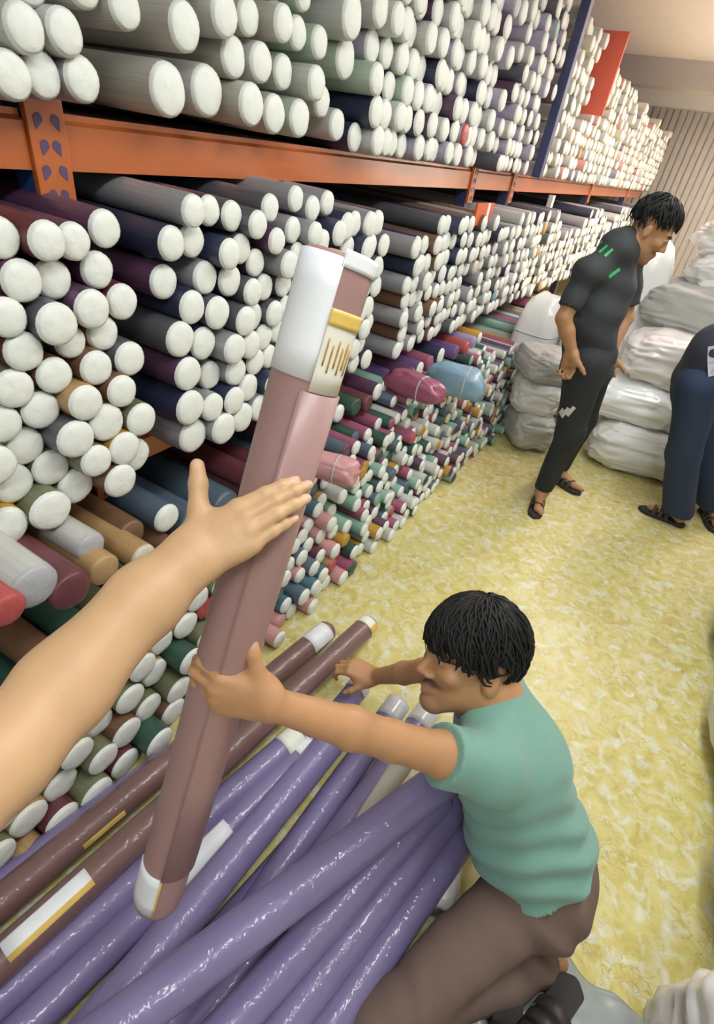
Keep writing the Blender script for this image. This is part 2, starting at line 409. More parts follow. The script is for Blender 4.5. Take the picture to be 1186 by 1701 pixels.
for (px, py, h) in MID2G:
    p = atx(px, py, X_MID - 0.13)
    add_roll(X_MID - 0.13, p[1], max(p[2], LZ1 + .045), 0.043, random.choice(['grey', 'stone', 'darkgrey']), 'g', 'mg')
from_px(TOP1, X_TOP, 't1', lambda y, z: [('stone', 3), ('grey', 2)], cw, zmin=BZ1 + 0.002)
from_px(TOP2, X_TOP, 't2', lambda y, z: [('beige', 4), ('stone', 2)] if y < 1.45 else [('palegreen', 4), ('beige', 2), ('stone', 2)], cw, zmin=BZ1 + 0.002)

def fill(y0, y1, z0, topf, rf, Xf, zonef, cols, capf, jit=0.2, drop=0.03):
    """hex-packed stack of rolls lying on z0 up to topf(y), missing those that already lie there"""
    existing = [(q[1], q[2], q[3]) for q in ROLLS]
    y = y0; row = 0; r0 = rf(y0)
    z = z0 + r0
    while True:
        yy = y0 + r0 + (row % 2) * r0; any_ = False
        while yy < y1 - r0:
            r = rf(yy) * random.uniform(0.94, 1.02)
            if z + r < topf(yy):
                any_ = True
                a = yy + random.uniform(-jit, jit) * r * 0.35; b_ = z + random.uniform(-jit, jit) * r * 0.35
                if random.random() > drop and all((a - e[0]) ** 2 + (b_ - e[1]) ** 2 > ((r + e[2]) * 0.93) ** 2 for e in existing):
                    add_roll(Xf(a, b_), a, b_, r, pick(cols(a, b_)), capf(a, b_), zonef(a))
            yy += 2 * r0
        if not any_: break
        z += r0 * 1.75; row += 1
# middle shelf
def mtop(y):
    if y < 0.97: return 1.46
    if y < 2.2: return 1.47 - 0.05 * (math.sin(y * 9) > 0.6)
    if y < 2.32: return 0
    if y < 2.7: return 1.40
    if y < 3.4: return 1.42
    if y < 5.2: return 1.44 - 0.06 * (math.sin(y * 7) > 0.3)
    return 1.36 + 0.08 * math.sin(y * 3)
wcap = lambda p: (lambda a, b_: 'w' if random.random() > p else random.choice(['red', 'skyblue', 'mustard', 'cream', 'mint', 'g']))
fill(-0.6, 0.96, LZ1, mtop, lambda y: 0.049, lambda y, z: X_MID + random.uniform(-.03, .03), lambda y: 'm1', lambda y, z: [('maroon', 3), ('plum', 2), ('darkgrey', 1)] if z > 1.19 else [('olive', 3), ('mustard', 1), ('brown', 1)], wcap(0))
fill(1.07, 2.28, LZ1, mtop, lambda y: 0.0475, lambda y, z: X_MID + random.uniform(-.03, .03), lambda y: 'm2', lambda y, z: [('darkgrey', 3), ('grey', 3), ('navy', 2)], wcap(0))
fill(2.36, 3.55, LZ1, mtop, lambda y: 0.0455, lambda y, z: X_MID + 0.03 + rx(y) + random.uniform(-.03, .03), lambda y: 'm3', lambda y, z: [('darkgrey', 2), ('grey', 3), ('brown', 2), ('navy', 2)], wcap(.01))
fill(3.62, 11.4, LZ1, mtop, lambda y: 0.0455, lambda y, z: X_MID + 0.03 + rx(y) + random.uniform(-.03, .03), lambda y: 'm4', lambda y, z: [('darkgrey', 2), ('grey', 4), ('navy', 1), ('stone', 3)], wcap(.035))
# top shelf
def ttop(y):
    if y < 0.98: return 2.15
    if y < 4.3: return 2.78 + 0.06 * math.sin(y * 5)
    if y < 5.3: return 2.52
    if y < 5.75: return 2.1
    if y < 7.6: return 2.48
    if y < 7.9: return 2.0
    return 2.38 + .06 * math.sin(y * 4)
tx_ = lambda y, z: X_TOP + rx(y) + random.uniform(-.04, .04)
fill(-0.6, 0.95, BZ1, ttop, lambda y: 0.056, tx_, lambda y: 't1', lambda y, z: [('stone', 3), ('grey', 2)], wcap(0))
fill(1.07, 2.0, BZ1, ttop, lambda y: 0.056, tx_, lambda y: 't2', lambda y, z: [('beige', 4), ('stone', 2)] if y < 1.45 else [('palegreen', 4), ('beige', 1), ('stone', 2)], wcap(0))
fill(2.0, 3.5, BZ1, ttop, lambda y: 0.05, tx_, lambda y: 't3', lambda y, z: [('palegreen', 2), ('stone', 3), ('navy', 2), ('lilac', 2)] if y < 2.5 else [('lilac', 3), ('stone', 3), ('navy', 1), ('plum', 1)], wcap(.01))
fill(3.55, 4.35, BZ1, ttop, lambda y: 0.047, tx_, lambda y: 't4', lambda y, z: [('lilac', 3), ('stone', 3), ('darkgrey', 1), ('plum', 1)], wcap(.02))
fill(4.48, 11.6, BZ1, ttop, lambda y: 0.047, tx_, lambda y: 't5', lambda y, z: [('cream', 3), ('stone', 4), ('grey', 1), ('pink', .5)], wcap(.04))
# floor stack
def hx(y, z): return -0.76 + 0.05 * (y - 1.0) - 0.42 * z + random.uniform(-.035, .035)
def htop(y):
    if y < 0.95: return 0.56
    if y < 1.45: return 0.36
    if y < 1.8: return 0.58
    return 0.60 + 0.04 * math.sin(y * 6)
def hcol(y, z):
    if y < 1.0: return [('bottle', 1), ('olive', 3), ('tan', 1), ('brown', 1), ('maroon', 1)]
    if y < 1.6: return [('pink', 3), ('slate', 2), ('teal', 2), ('tan', 1), ('maroon', 1)]
    return [('mint', 2), ('magenta', 1.5), ('mustard', 1), ('bottle', 1), ('slate', 2), ('stone', 3), ('plum', 1)]
def hcap(y, z):
    if y < 0.95: return 'w' if random.random() > .05 else 'red'
    if y < 1.6: return 'w' if random.random() > .2 else random.choice(['red', 'teal', 'slate', 'pink', 'tan'])
    return 'w' if random.random() > .24 else random.choice(['red', 'mint', 'mustard', 'magenta', 'slate', 'bottle', 'pink', 'plum'])
for (px_, py_, X_, r_, c_, k_) in ((117, 980, -.90, .052, 'maroon', 'maroon'), (56, 974, -.90, .054, 'stone', 'g'), (172, 946, -.95, .045, 'tan', 'tan'), (238, 926, -.97, .042, 'tan', 'cream'), (149, 908, -1.0, .042, 'stone', 'g'), (10, 1012, -.88, .04, 'red', 'red')):
    p_ = atx(px_, py_, X_); add_roll(X_, p_[1], p_[2], r_, c_, k_, 'h1')
fill(-0.3, 0.98, 0.0, htop, lambda y: 0.049, lambda y, z: hx(y, z * .75) - .01, lambda y: 'h1', hcol, hcap, 0.5, 0.02)
fill(0.98, 1.72, 0.0, htop, lambda y: 0.038, hx, lambda y: 'h2', hcol, hcap, 0.6, 0.04)
fill(1.74, 6.4, 0.0, htop, lambda y: 0.035, hx, lambda y: 'h3', hcol, hcap, 0.6, 0.04)
# loose rolls lying further back on the floor stack, their sides in view
BACKS = [(0.32, .60, .05, 'brown'), (0.46, .61, .05, 'tan'), (0.60, .60, .045, 'tan'), (0.76, .60, .05, 'brown'), (0.9, .58, .05, 'slate'),
         (1.04, .44, .075, 'slate'), (1.2, .44, .075, 'slate'), (1.33, .52, .05, 'maroon'), (1.44, .50, .05, 'maroon'), (1.56, .60, .045, 'plum'),
         (1.9, .62, .045, 'bottle'), (2.0, .63, .045, 'bottle'), (2.1, .62, .045, 'maroon'), (2.22, .64, .045, 'plum'), (2.34, .63, .04, 'mint'), (2.46, .63, .045, 'purple'), (2.58, .64, .045, 'plum'), (2.7, .64, .045, 'purple'), (2.84, .64, .05, 'magenta'), (3.0, .65, .05, 'navy'), (3.15, .65, .045, 'purple'), (3.3, .65, .045, 'red'), (3.45, .65, .045, 'violet'), (3.6, .65, .045, 'mustard')]
for (y, z, r, c) in BACKS:
    add_roll(-1.06 + .05 * (y - 1) - random.uniform(.0, .06), y, z, r, c, c if random.random() < .6 else 'w', 'hb')

# the 300 that show largest on the shelves + the floor stack become things, the rest one mass
def vis_size(q):
    px, py, d = proj(q[:3])
    s = q[3] / d * FPX
    inside = -30 < px < 1216 and -40 < py < 1720
    return s if inside and d > 0 else 0
ZL = {'m1': ('nearest middle-shelf stack', 'rolls of the nearest middle-shelf stack'), 'm2': ('second middle-shelf stack', 'rolls of the second middle-shelf stack'),
 'mg': ('set back beside the second stack', 'set-back grey rolls'), 'm3': ('third middle-shelf stack', 'rolls of the third middle-shelf stack'), 'm4': ('far middle-shelf stack', 'rolls of the far middle shelf'),
 't1': ('top shelf above the perforated connector', 'top shelf rolls left of the first upright'), 't2': ('top shelf above the bare beam', 'top shelf rolls over the bare beam'),
 't3': ('middle stretch of the top shelf', 'top shelf rolls of the middle stretch'), 't4': ('top shelf before the dark upright', 'top shelf rolls before the far upright'), 't5': ('far end of the top shelf', 'top shelf rolls of the far end'),
 'h1': ('floor stack behind the forearm', 'floor stack behind the forearm'), 'h2': ('floor stack beside the mauve roll', 'floor stack beside the mauve roll'), 'h3': ('low floor stack along the aisle', 'floor stack along the aisle'), 'hb': ('loose on top of floor stack', 'loose rolls on top of the floor stack')}
_t = ['', 'first', 'second', 'third', 'fourth', 'fifth', 'sixth', 'seventh', 'eighth', 'ninth', 'tenth', 'eleventh', 'twelfth', 'thirteenth', 'fourteenth', 'fifteenth', 'sixteenth', 'seventeenth', 'eighteenth', 'nineteenth', 'twentieth']
def ordn(n):
    if n <= 20: return _t[n]
    d_, u_ = divmod(n, 10); T_ = ['', '', 'twenty', 'thirty', 'forty', 'fifty'][d_]
    return ({2: 'twentieth', 3: 'thirtieth', 4: 'fortieth', 5: 'fiftieth'}[d_]) if u_ == 0 else T_ + '-' + _t[u_]
CW = {'bottle': 'bottle-green', 'olive': 'olive-green', 'darkgrey': 'dark-grey', 'palegreen': 'pale-green', 'stone': 'off-white', 'slate': 'slate-blue', 'skyblue': 'light-blue'}
order = sorted(range(len(ROLLS)), key=lambda i: -vis_size(ROLLS[i]))
floorz = {'h1', 'h2', 'h3', 'hb'}
single = set(); ns = nf = 0
for i in order:
    if vis_size(ROLLS[i]) <= 0: continue
    if ROLLS[i][6] in floorz:
        if nf < 170: single.add(i); nf += 1
    elif ns < 300: single.add(i); ns += 1
mass = []
place = {}
for zone in ZL:
    mem = [i for i in single if ROLLS[i][6] == zone]
    if not mem: continue
    z0_ = min(ROLLS[i][2] for i in mem); rm = sum(ROLLS[i][3] for i in mem) / len(mem)
    rows = {}
    for i in mem: rows.setdefault(int(round((ROLLS[i][2] - z0_) / (rm * 1.75))), []).append(i)
    for rk, (_, lst) in enumerate(sorted(rows.items())):
        for n_, i in enumerate(sorted(lst, key=lambda i: ROLLS[i][1])): place[i] = (rk + 1, n_ + 1)
for i, q in enumerate(ROLLS):
    x, y, z, r, c, cap, zone = q
    if i not in single:
        if -1.0 < y: mass.append(q)
        continue
    o = link('small_fabric_roll' if zone in floorz else 'fabric_roll', get_body(c)); o.location = (x, y, z); o.scale = (1, r, r)
    o.rotation_euler = (random.uniform(0, 6.28), random.uniform(-.008, .008), random.uniform(-.012, .012))
    ph, grp = ZL[zone]; rk, n_ = place[i]
    ends = {'w': 'white-ended', 'g': 'grey-ended'}.get(cap, CW.get(cap, cap) + '-ended')
    lab = '%s %s roll, %s row up, %s from left, %s' % (ends, CW.get(c, c), ordn(rk), ordn(n_), ph)
    tag(o, lab, 'fabric roll', grp)
    e = link('end_disc', get_cap(cap, random.randrange(4))); e.parent = o
# far mass
vs = []; fs = []; cols = []; mi = []
bseg = 10
for q in mass:
    x, y, z, r, c, cap, zone = q
    b0 = len(vs); cc = PAL[c]; ce = (0.80, 0.83, 0.79) if cap == 'w' else ((0.42, 0.43, 0.46) if cap == 'g' else PAL[cap])
    for (dx, rr) in ((-RL, 1.0), (-0.008, 1.0), (0.0, 0.95), (0.006, 0.90), (0.012, 0.5)):
        for k in range(bseg):
            a = 2 * math.pi * k / bseg
            vs.append((x + dx, y + r * rr * math.cos(a), z + r * rr * math.sin(a)))
    for j in range(4):
        for k in range(bseg):
            k2 = (k + 1) % bseg
            fs.append((b0 + j * bseg + k, b0 + j * bseg + k2, b0 + (j + 1) * bseg + k2, b0 + (j + 1) * bseg + k)); cols.append(cc if j < 2 else ce)
    fs.append(tuple(b0 + 4 * bseg + k for k in range(bseg))); cols.append(ce)
me = mesh_from('far_fabric_rolls', vs, fs, True)
ca = me.color_attributes.new('Col', 'FLOAT_COLOR', 'CORNER')
buf = []
for p, c in zip(me.polygons, cols): buf += [c[0], c[1], c[2], 1.0] * p.loop_total
ca.data.foreach_set('color', buf)
o = link('far_fabric_rolls', me, mat_attr('far_roll_wrap', 0.5, 0.2))
o['kind'] = 'stuff'; tag(o, 'countless small white-ended fabric rolls filling the far shelves', 'fabric rolls')

# ------------------------------------------------------------------ organic surfaces: blended tapered limbs -> one continuous mesh
def V3(*a): return np.array(a, dtype=np.float64)
def nrm(v): v = np.asarray(v, float); return v / np.linalg.norm(v)
class Org:
    def __init__(s): s.p = []
    def cone(s, a, b, ra, rb, k=0.02, sub=False): s.p.append(('c', np.asarray(a, float), np.asarray(b, float), ra, rb, k, sub)); return s
    def ell(s, c, r, rot=None, k=0.02, sub=False): s.p.append(('e', np.asarray(c, float), np.asarray(r, float), np.eye(3) if rot is None else np.asarray(rot, float), 0, k, sub)); return s
    def chain(s, pts, rad, k=0.02):
        for i in range(len(pts) - 1): s.cone(pts[i], pts[i + 1], rad[i], rad[i + 1], k)
        return s
    def d1(s, q, P):
        if q[0] == 'c':
            a, b, ra, rb = q[1:5]; ba = b - a; pa = P - a
            t = np.clip(pa @ ba / max(ba @ ba, 1e-12), 0, 1)
            return np.linalg.norm(pa - t[:, None] * ba, axis=1) - (ra + (rb - ra) * t)
        c, r, rot = q[1:4]; v = (P - c) @ rot.T
        k0 = np.linalg.norm(v / r, axis=1); k1 = np.linalg.norm(v / (r * r), axis=1)
        return k0 * (k0 - 1) / np.maximum(k1, 1e-9)
    def bounds(s):
        lo = []; hi = []
        for q in s.p:
            if q[6]: continue
            if q[0] == 'c':
                lo += [q[1] - q[3], q[2] - q[4]]; hi += [q[1] + q[3], q[2] + q[4]]
            else: lo.append(q[1] - q[2].max()); hi.append(q[1] + q[2].max())
        return np.min(lo, 0), np.max(hi, 0)
    def field(s, P, use=None):
        d = None
        for i, q in enumerate(s.p):
            if use is not None and not use[i]: continue
            e = s.d1(q, P); k = q[5]
            if d is None:
                d = e if not q[6] else np.full(len(P), 9.0)
                continue
            if q[6]:
                e = -e; h = np.maximum(k - np.abs(d - e), 0) / k; d = np.maximum(d, e) + h * h * k * .25
            else:
                h = np.maximum(k - np.abs(d - e), 0) / k; d = np.minimum(d, e) - h * h * k * .25
        return d if d is not None else np.full(len(P), 9.0)
    def mesh(s, name, res, disp=None, cut=None):
        lo, hi = s.bounds(); lo = lo - 4 * res - .02; hi = hi + 4 * res + .02
        B = 12
        nb = np.ceil((hi - lo) / (res * B)).astype(int); n = nb * B
        D = np.empty(n, np.float32)
        R = res * B * 0.87 + 0.02
        ii = np.stack(np.meshgrid(*[np.arange(k) for k in nb], indexing='ij'), -1).reshape(-1, 3)
        cen = lo + (ii + .5) * B * res
        E_ = np.stack([s.d1(q, cen) for q in s.p], 1)
        adds = np.array([not q[6] for q in s.p])
        mn = E_[:, adds].min(1)
        off = np.stack(np.meshgrid(*[np.arange(B)] * 3, indexing='ij'), -1).reshape(-1, 3) * res
        for bi, (i, j, k) in enumerate(ii):
            sl = (slice(i * B, i * B + B), slice(j * B, j * B + B), slice(k * B, k * B + B))
            if mn[bi] > R + .05: D[sl] = mn[bi]; continue
            use = E_[bi] < R + .06
            if not use[adds].any(): D[sl] = 9.0; continue
            P = lo + ii[bi] * B * res + off
            d = s.field(P, use)
            if disp is not None: d = d + disp(P)
            if cut is not None: d = np.maximum(d, cut(P))
            D[sl] = d.reshape(B, B, B)
        D[0] = D[-1] = 9; D[:, 0] = D[:, -1] = 9; D[:, :, 0] = D[:, :, -1] = 9
        return nets(name, D, lo, res)
def nets(name, D, lo, res):
    S = D < 0
    cnt = np.zeros(tuple(x - 1 for x in D.shape), np.int8)
    for dx in (0, 1):
        for dy in (0, 1):
            for dz in (0, 1): cnt += S[dx:dx + cnt.shape[0], dy:dy + cnt.shape[1], dz:dz + cnt.shape[2]]
    act = (cnt > 0) & (cnt < 8)
    idx = np.argwhere(act)
    ID = np.full(cnt.shape, -1, np.int32); ID[act] = np.arange(len(idx))
    acc = np.zeros((len(idx), 3)); num = np.zeros(len(idx))
    cor = [(a, b, c) for a in (0, 1) for b in (0, 1) for c in (0, 1)]
    for a in cor:
        for ax in range(3):
            if a[ax]: continue
            b = list(a); b[ax] = 1
            va = D[idx[:, 0] + a[0], idx[:, 1] + a[1], idx[:, 2] + a[2]].astype(float); vb = D[idx[:, 0] + b[0], idx[:, 1] + b[1], idx[:, 2] + b[2]].astype(float)
            mk = (va < 0) != (vb < 0)
            t = np.zeros(len(idx)); t[mk] = va[mk] / (va[mk] - vb[mk])
            p = np.tile(np.array(a, float), (len(idx), 1)); p[:, ax] = t
            acc[mk] += p[mk]; num[mk] += 1
    verts = lo + (idx + acc / num[:, None]) * res
    F = []
    for ax in range(3):
        s0 = [slice(None)] * 3; s1 = [slice(None)] * 3; s0[ax] = slice(0, -1); s1[ax] = slice(1, None)
        ed = np.argwhere(S[tuple(s0)] != S[tuple(s1)])
        o1, o2 = [(1, 2), (2, 0), (0, 1)][ax]
        ins = S[ed[:, 0], ed[:, 1], ed[:, 2]]
        def cell(d1, d2):
            e = ed.copy(); e[:, o1] -= d1; e[:, o2] -= d2; return ID[e[:, 0], e[:, 1], e[:, 2]]
        q = np.stack([cell(1, 1), cell(0, 1), cell(0, 0), cell(1, 0)], 1)
        q[~ins] = q[~ins][:, ::-1]
        F.append(q)
    F = np.concatenate(F)
    me = bpy.data.meshes.new(name)
    me.vertices.add(len(verts)); me.vertices.foreach_set('co', verts.astype(np.float32).ravel())
    me.loops.add(len(F) * 4); me.loops.foreach_set('vertex_index', F.astype(np.int32).ravel())
    me.polygons.add(len(F)); me.polygons.foreach_set('loop_start', np.arange(0, len(F) * 4, 4, dtype=np.int32))
    me.update(calc_edges=True); me.validate()
    me.polygons.foreach_set('use_smooth', np.ones(len(me.polygons), bool))
    return me
def paint(me, fn):
    n = len(me.vertices); co = np.empty(n * 3, np.float32); me.vertices.foreach_get('co', co)
    c = fn(co.reshape(-1, 3).astype(float)); c = np.concatenate([np.clip(c, 0, 1), np.ones((n, 1))], 1)
    a = me.color_attributes.new('Col', 'FLOAT_COLOR', 'POINT'); a.data.foreach_set('color', c.astype(np.float32).ravel())
def wob(P, f, ph=0.0):
    return (np.sin(P[:, 0] * f + 1.7 * np.sin(P[:, 1] * f * .7 + ph)) + np.sin(P[:, 1] * f * 1.1 + 1.3 * np.sin(P[:, 2] * f * .8 + ph + 1)) + np.sin(P[:, 2] * f * .9 + 1.5 * np.sin(P[:, 0] * f * .75 + ph + 2))) / 3

# ---- hands
FL = [(.045, .027, .022), (.049, .031, .023), (.045, .029, .022), (.035, .022, .020)]
KN = [(.090, .028, .003), (.094, .008, .006), (.090, -.012, .004), (.081, -.031, -.001)]
def add_hand(org, wp, u, v, s=1.0, curl=((10, 15, 10),) * 4, spread=(4, 1, -2, -6), thumb=None, nails=None, k=1.0, flip=False, thick=1.0):
    """wp wrist, u towards the fingertips, v towards the thumb; the back of the hand faces w"""
    u = nrm(u); v = nrm(v - u * (v @ u)); w = np.cross(u, v) * (-1 if flip else 1)
    def L(a): return wp + (u * a[0] + v * a[1] + w * a[2]) * s
    wr = [(.0, .019, 0), (.0, .007, .003), (.0, -.006, .002), (.0, -.018, 0)]
    for a, b in zip(wr, KN): org.cone(L(a), L(b), .0165 * s, .0122 * s, .014 * s * k)
    org.cone(L((.018, .020, -.012)), L((.058, .030, -.010)), .020 * s, .015 * s, .016 * s)
    org.cone(L((.018, -.018, -.010)), L((.066, -.026, -.008)), .018 * s, .013 * s, .016 * s)
    org.cone(L((.055, .02, -.006)), L((.080, -.02, -.006)), .014 * s, .012 * s, .014 * s)
    for i in range(4):
        p = V3(*KN[i]); sp = math.radians(spread[i]); d = V3(math.cos(sp), math.sin(sp), 0); ang = 0
        r = [.0098, .0090, .0082, .0068][0:4]; r = [x * thick * (0.88 if i == 3 else 1.0) for x in r]
        for j in range(3):
            ang += math.radians(curl[i][j])
            dd = d * math.cos(ang) + V3(0, 0, -1) * math.sin(ang)
            q = p + dd * FL[i][j]
            org.cone(L(p), L(q), r[j] * s, r[j + 1] * s, (.007 if j == 0 else .0018) * s)
            if j < 2: org.ell(L(q), np.array([.0093, .0093, .0093]) * s * thick * (0.88 if i == 3 else 1), None, .004 * s)
            p = q
        if nails is not None:
            up = V3(0, 0, 1) * math.cos(ang) + d * math.sin(ang)
            nails.append((L(p - dd * .004 + up * .0062), .0075 * s))
    th = thumb or [(.020, .026, -.008), (.048, .056, -.010), (.072, .078, -.010), (.092, .094, -.008)]
    tr = [.0165 * thick, .0130 * thick, .0120 * thick, .0092 * thick]
    for j in range(3): org.cone(L(th[j]), L(th[j + 1]), tr[j] * s, tr[j + 1] * s, (.018 if j == 0 else .006) * s)
    if nails is not None: nails.append((L(V3(*th[3]) + V3(0, 0, .008)), .008 * s))

def skin_fn(base, nails=(), dark=None, extra=None):
    base = np.array(base)
    def f(P):
        c = base * (1 + 0.05 * wob(P, 55)[:, None] + 0.03 * wob(P, 140, 2)[:, None])
        for (q, r) in nails:
            t = np.clip(1.3 - np.linalg.norm(P - q, axis=1) / r, 0, 1)[:, None]
            c = c * (1 - t * .75) + np.array([.66, .42, .34]) * t * .75
        if extra: c = extra(P, c)
        return c
    return f
M_SKIN = mat_attr('skin', 0.5, 0.0, 0.12, 220, 0.12, 0.0)

# ---- heads
def head_org(org, c, F, U, s=1.0):
    F = nrm(F); U = nrm(U - F * (U @ F)); Lf = np.cross(U, F)
    rot = np.stack([Lf, F, U])
    def L(a): return c + (Lf * a[0] + F * a[1] + U * a[2]) * s
    org.ell(L((0, -.012, .045)), V3(.075, .094, .084) * s, rot, .02)
    org.ell(L((0, .030, -.020)), V3(.061, .064, .088) * s, rot, .03)
    for g in (-1, 1):
        org.cone(L((g * .052, -.002, -.045)), L((g * .016, .070, -.098)), .022 * s, .018 * s, .03)
        org.ell(L((g * .043, .066, -.016)), V3(.022, .020, .018) * s, rot, .025)
        org.cone(L((g * .012, .088, .034)), L((g * .045, .074, .034)), .011 * s, .009 * s, .014)
    org.ell(L((0, .078, -.098)), V3(.020, .018, .017) * s, rot, .02)
    for g in (-1, 1): org.ell(L((g * .031, .101, .012)), V3(.017, .014, .012) * s, rot, .012, sub=True)
    for g in (-1, 1):
        org.cone(L((g * .016, .087, .0115)), L((g * .043, .079, .011)), .0105 * s, .008 * s, .006)
    org.cone(L((0, .088, .022)), L((0, .113, -.022)), .008 * s, .0115 * s, .012)
    for g in (-1, 1): org.ell(L((g * .013, .099, -.030)), V3(.009, .011, .008) * s, rot, .008)
    org.cone(L((-.021, .083, -.060)), L((0, .097, -.056)), .005 * s, .0075 * s, .007); org.cone(L((.021, .083, -.060)), L((0, .097, -.056)), .005 * s, .0075 * s, .007)
    org.cone(L((-.018, .084, -.068)), L((0, .095, -.070)), .005 * s, .008 * s, .005); org.cone(L((.018, .084, -.068)), L((0, .095, -.070)), .005 * s, .008 * s, .005)
    for g in (-1, 1):
        org.ell(L((g * .082, -.008, -.004)), V3(.011, .020, .032) * s, rot, .006)
        org.ell(L((g * .094, -.004, .000)), V3(.006, .010, .018) * s, rot, .006, sub=True)
    return L, rot
def head_paint(L, rot, c0, s, stubble, lips=(.40, .17, .13)):
    def f(P, c):
        q = (P - L((0, 0, 0))) @ rot.T / s
        # moustache / beard shadow, lips
        mo = np.clip(2.1 - np.sqrt((q[:, 0] / .026) ** 2 + ((q[:, 1] - .098) / .03) ** 2 + ((q[:, 2] + .046) / .0075) ** 2), 0, 1)[:, None]
        be = np.clip(1.6 - np.sqrt((q[:, 0] / .062) ** 2 + ((q[:, 1] - .05) / .06) ** 2 + ((q[:, 2] + .100) / .032) ** 2), 0, 1)[:, None]
        li = np.clip(1.5 - np.sqrt((q[:, 0] / .020) ** 2 + ((q[:, 1] - .099) / .02) ** 2 + ((q[:, 2] + .064) / .009) ** 2), 0, 1)[:, None]
        c = c * (1 - mo * .85 * stubble) + np.array([.05, .035, .03]) * mo * .85 * stubble
        c = c * (1 - be * .35 * stubble) + np.array([.08, .06, .05]) * be * .35 * stubble
        c = c * (1 - li * .7) + np.array(lips) * li * .7
        return c
    return f
M_HAIR = mat('black_hair', (0.010, 0.009, 0.009), 0.6, 0.3, 60, spec=0.3)
M_EYEW = mat('eye_white', (0.75, 0.73, 0.70), 0.2, 0.02); M_IRIS = mat('dark_iris', (0.02, 0.012, 0.008), 0.15, 0.05)
def face_parts(parent, L, rot, s):
    for g in (-1, 1):
        bm = bmesh.new(); bmesh.ops.create_uvsphere(bm, u_segments=16, v_segments=10, radius=.0118 * s)
        e = link('eye', bm_mesh('eye', bm, True), M_EYEW, parent); e.location = Vector(L((g * .031, .0795, .0115)))
        bm = bmesh.new(); bmesh.ops.create_uvsphere(bm, u_segments=12, v_segments=8, radius=.0062 * s)
        i_ = link('iris', bm_mesh('iris', bm, True), M_IRIS, e); i_.location = Vector((rot[1] * .0072 + rot[0] * 0 - rot[2] * .001) * s)
        pts = [L((g * .013, .0985, .028)), L((g * .028, .0955, .034)), L((g * .047, .081, .029))]
        link('eyebrow', tube_mesh('eyebrow', pts, [.0035 * s, .0045 * s, .002 * s], 8), M_HAIR, parent)
def hair_mesh(L, rot, s, fringe=0.5, n=420, thick=.014, seed=1, length=.06, nape=-.055):
    """scalp-hugging hair: a cap plus many tapered locks combed from the crown"""
    rr = random.Random(seed)
    bm = bmesh.new()
    def surf(th, ph, out):      # th polar from crown, ph azimuth 0 = forward
        d = V3(math.sin(th) * math.sin(ph) * .076, math.sin(th) * math.cos(ph) * .095 - .0, math.cos(th) * .086)
        nn = nrm(d / V3(.076, .095, .086) ** 1.0)
        return V3(0, -.012, .045) + d + nn * out
    def limit(ph):              # how far down the hair goes at an azimuth
        a = abs((ph + math.pi) % (2 * math.pi) - math.pi)
        if a < 0.75: return 1.18 + .35 * fringe
        if a < 1.35: return 1.25 + .4 * fringe + (a - .75) * .5
        if a < 1.9: return 1.56
        return 2.05 + .1 * (a > 2.3)
    # cap
    NT, NP = 14, 40
    grid = []
    for i in range(NT + 1):
        row = []
        for j in range(NP):
            ph = 2 * math.pi * j / NP; th = limit(ph) * i / NT * .97
            o = thick * (1 - .75 * (i / NT) ** 3) + .004 * math.sin(3 * ph + i * .7 + seed) + .003 * math.sin(7 * ph + i) + .0025 * math.sin(13 * ph - 2 * i)
            row.append(bm.verts.new(Vector(L(surf(th, ph, o)))))
        grid.append(row)
    for i in range(NT):
        for j in range(NP):
            j2 = (j + 1) % NP
            try: bm.faces.new((grid[i][j], grid[i + 1][j], grid[i + 1][j2], grid[i][j2]))
            except ValueError: pass
    # locks
    for q in range(n):
        ph = rr.uniform(0, 2 * math.pi); lim = limit(ph) * rr.uniform(.86, 1.07)
        th0 = rr.uniform(.08, lim * .9); swirl = rr.uniform(-1.1, 1.1) + .6
        ln = length * rr.uniform(.6, 1.2); w_ = rr.uniform(.0022, .0046) * s; pts = []
        lift = rr.uniform(-.003, .008)
        for t in range(5):
            f = t / 4; th = min(th0 + f * ln / .09, lim + .16)
            pts.append(L(surf(th, ph + swirl * f * ln / .09 * .5, thick * .9 + lift + .004 * math.sin(f * 3.14) - .004 * f)))
        ring = []
        for t in range(5):
            P = Vector(pts[t]); T = (Vector(pts[min(t + 1, 4)]) - Vector(pts[max(t - 1, 0)]))
            if T.length < 1e-6: T = Vector((0, 0, -1))
            T.normalize(); N_ = (P - Vector(L((0, -.012, .045)))).normalized(); Bn = T.cross(N_)
            if Bn.length < 1e-4: Bn = Vector((1, 0, 0))
            Bn.normalize(); N_ = Bn.cross(T)
            wd = w_ * [.6, 1, 1, .75, .08][t]
            ring.append([bm.verts.new(P + Bn * wd), bm.verts.new(P + N_ * wd * .6), bm.verts.new(P - Bn * wd), bm.verts.new(P - N_ * wd * .4)])
        for t in range(4):
            for k in range(4):
                k2 = (k + 1) % 4
                bm.faces.new((ring[t][k], ring[t][k2], ring[t + 1][k2], ring[t + 1][k]))
    bmesh.ops.recalc_face_normals(bm, faces=bm.faces)
    return bm_mesh('hair', bm, True)

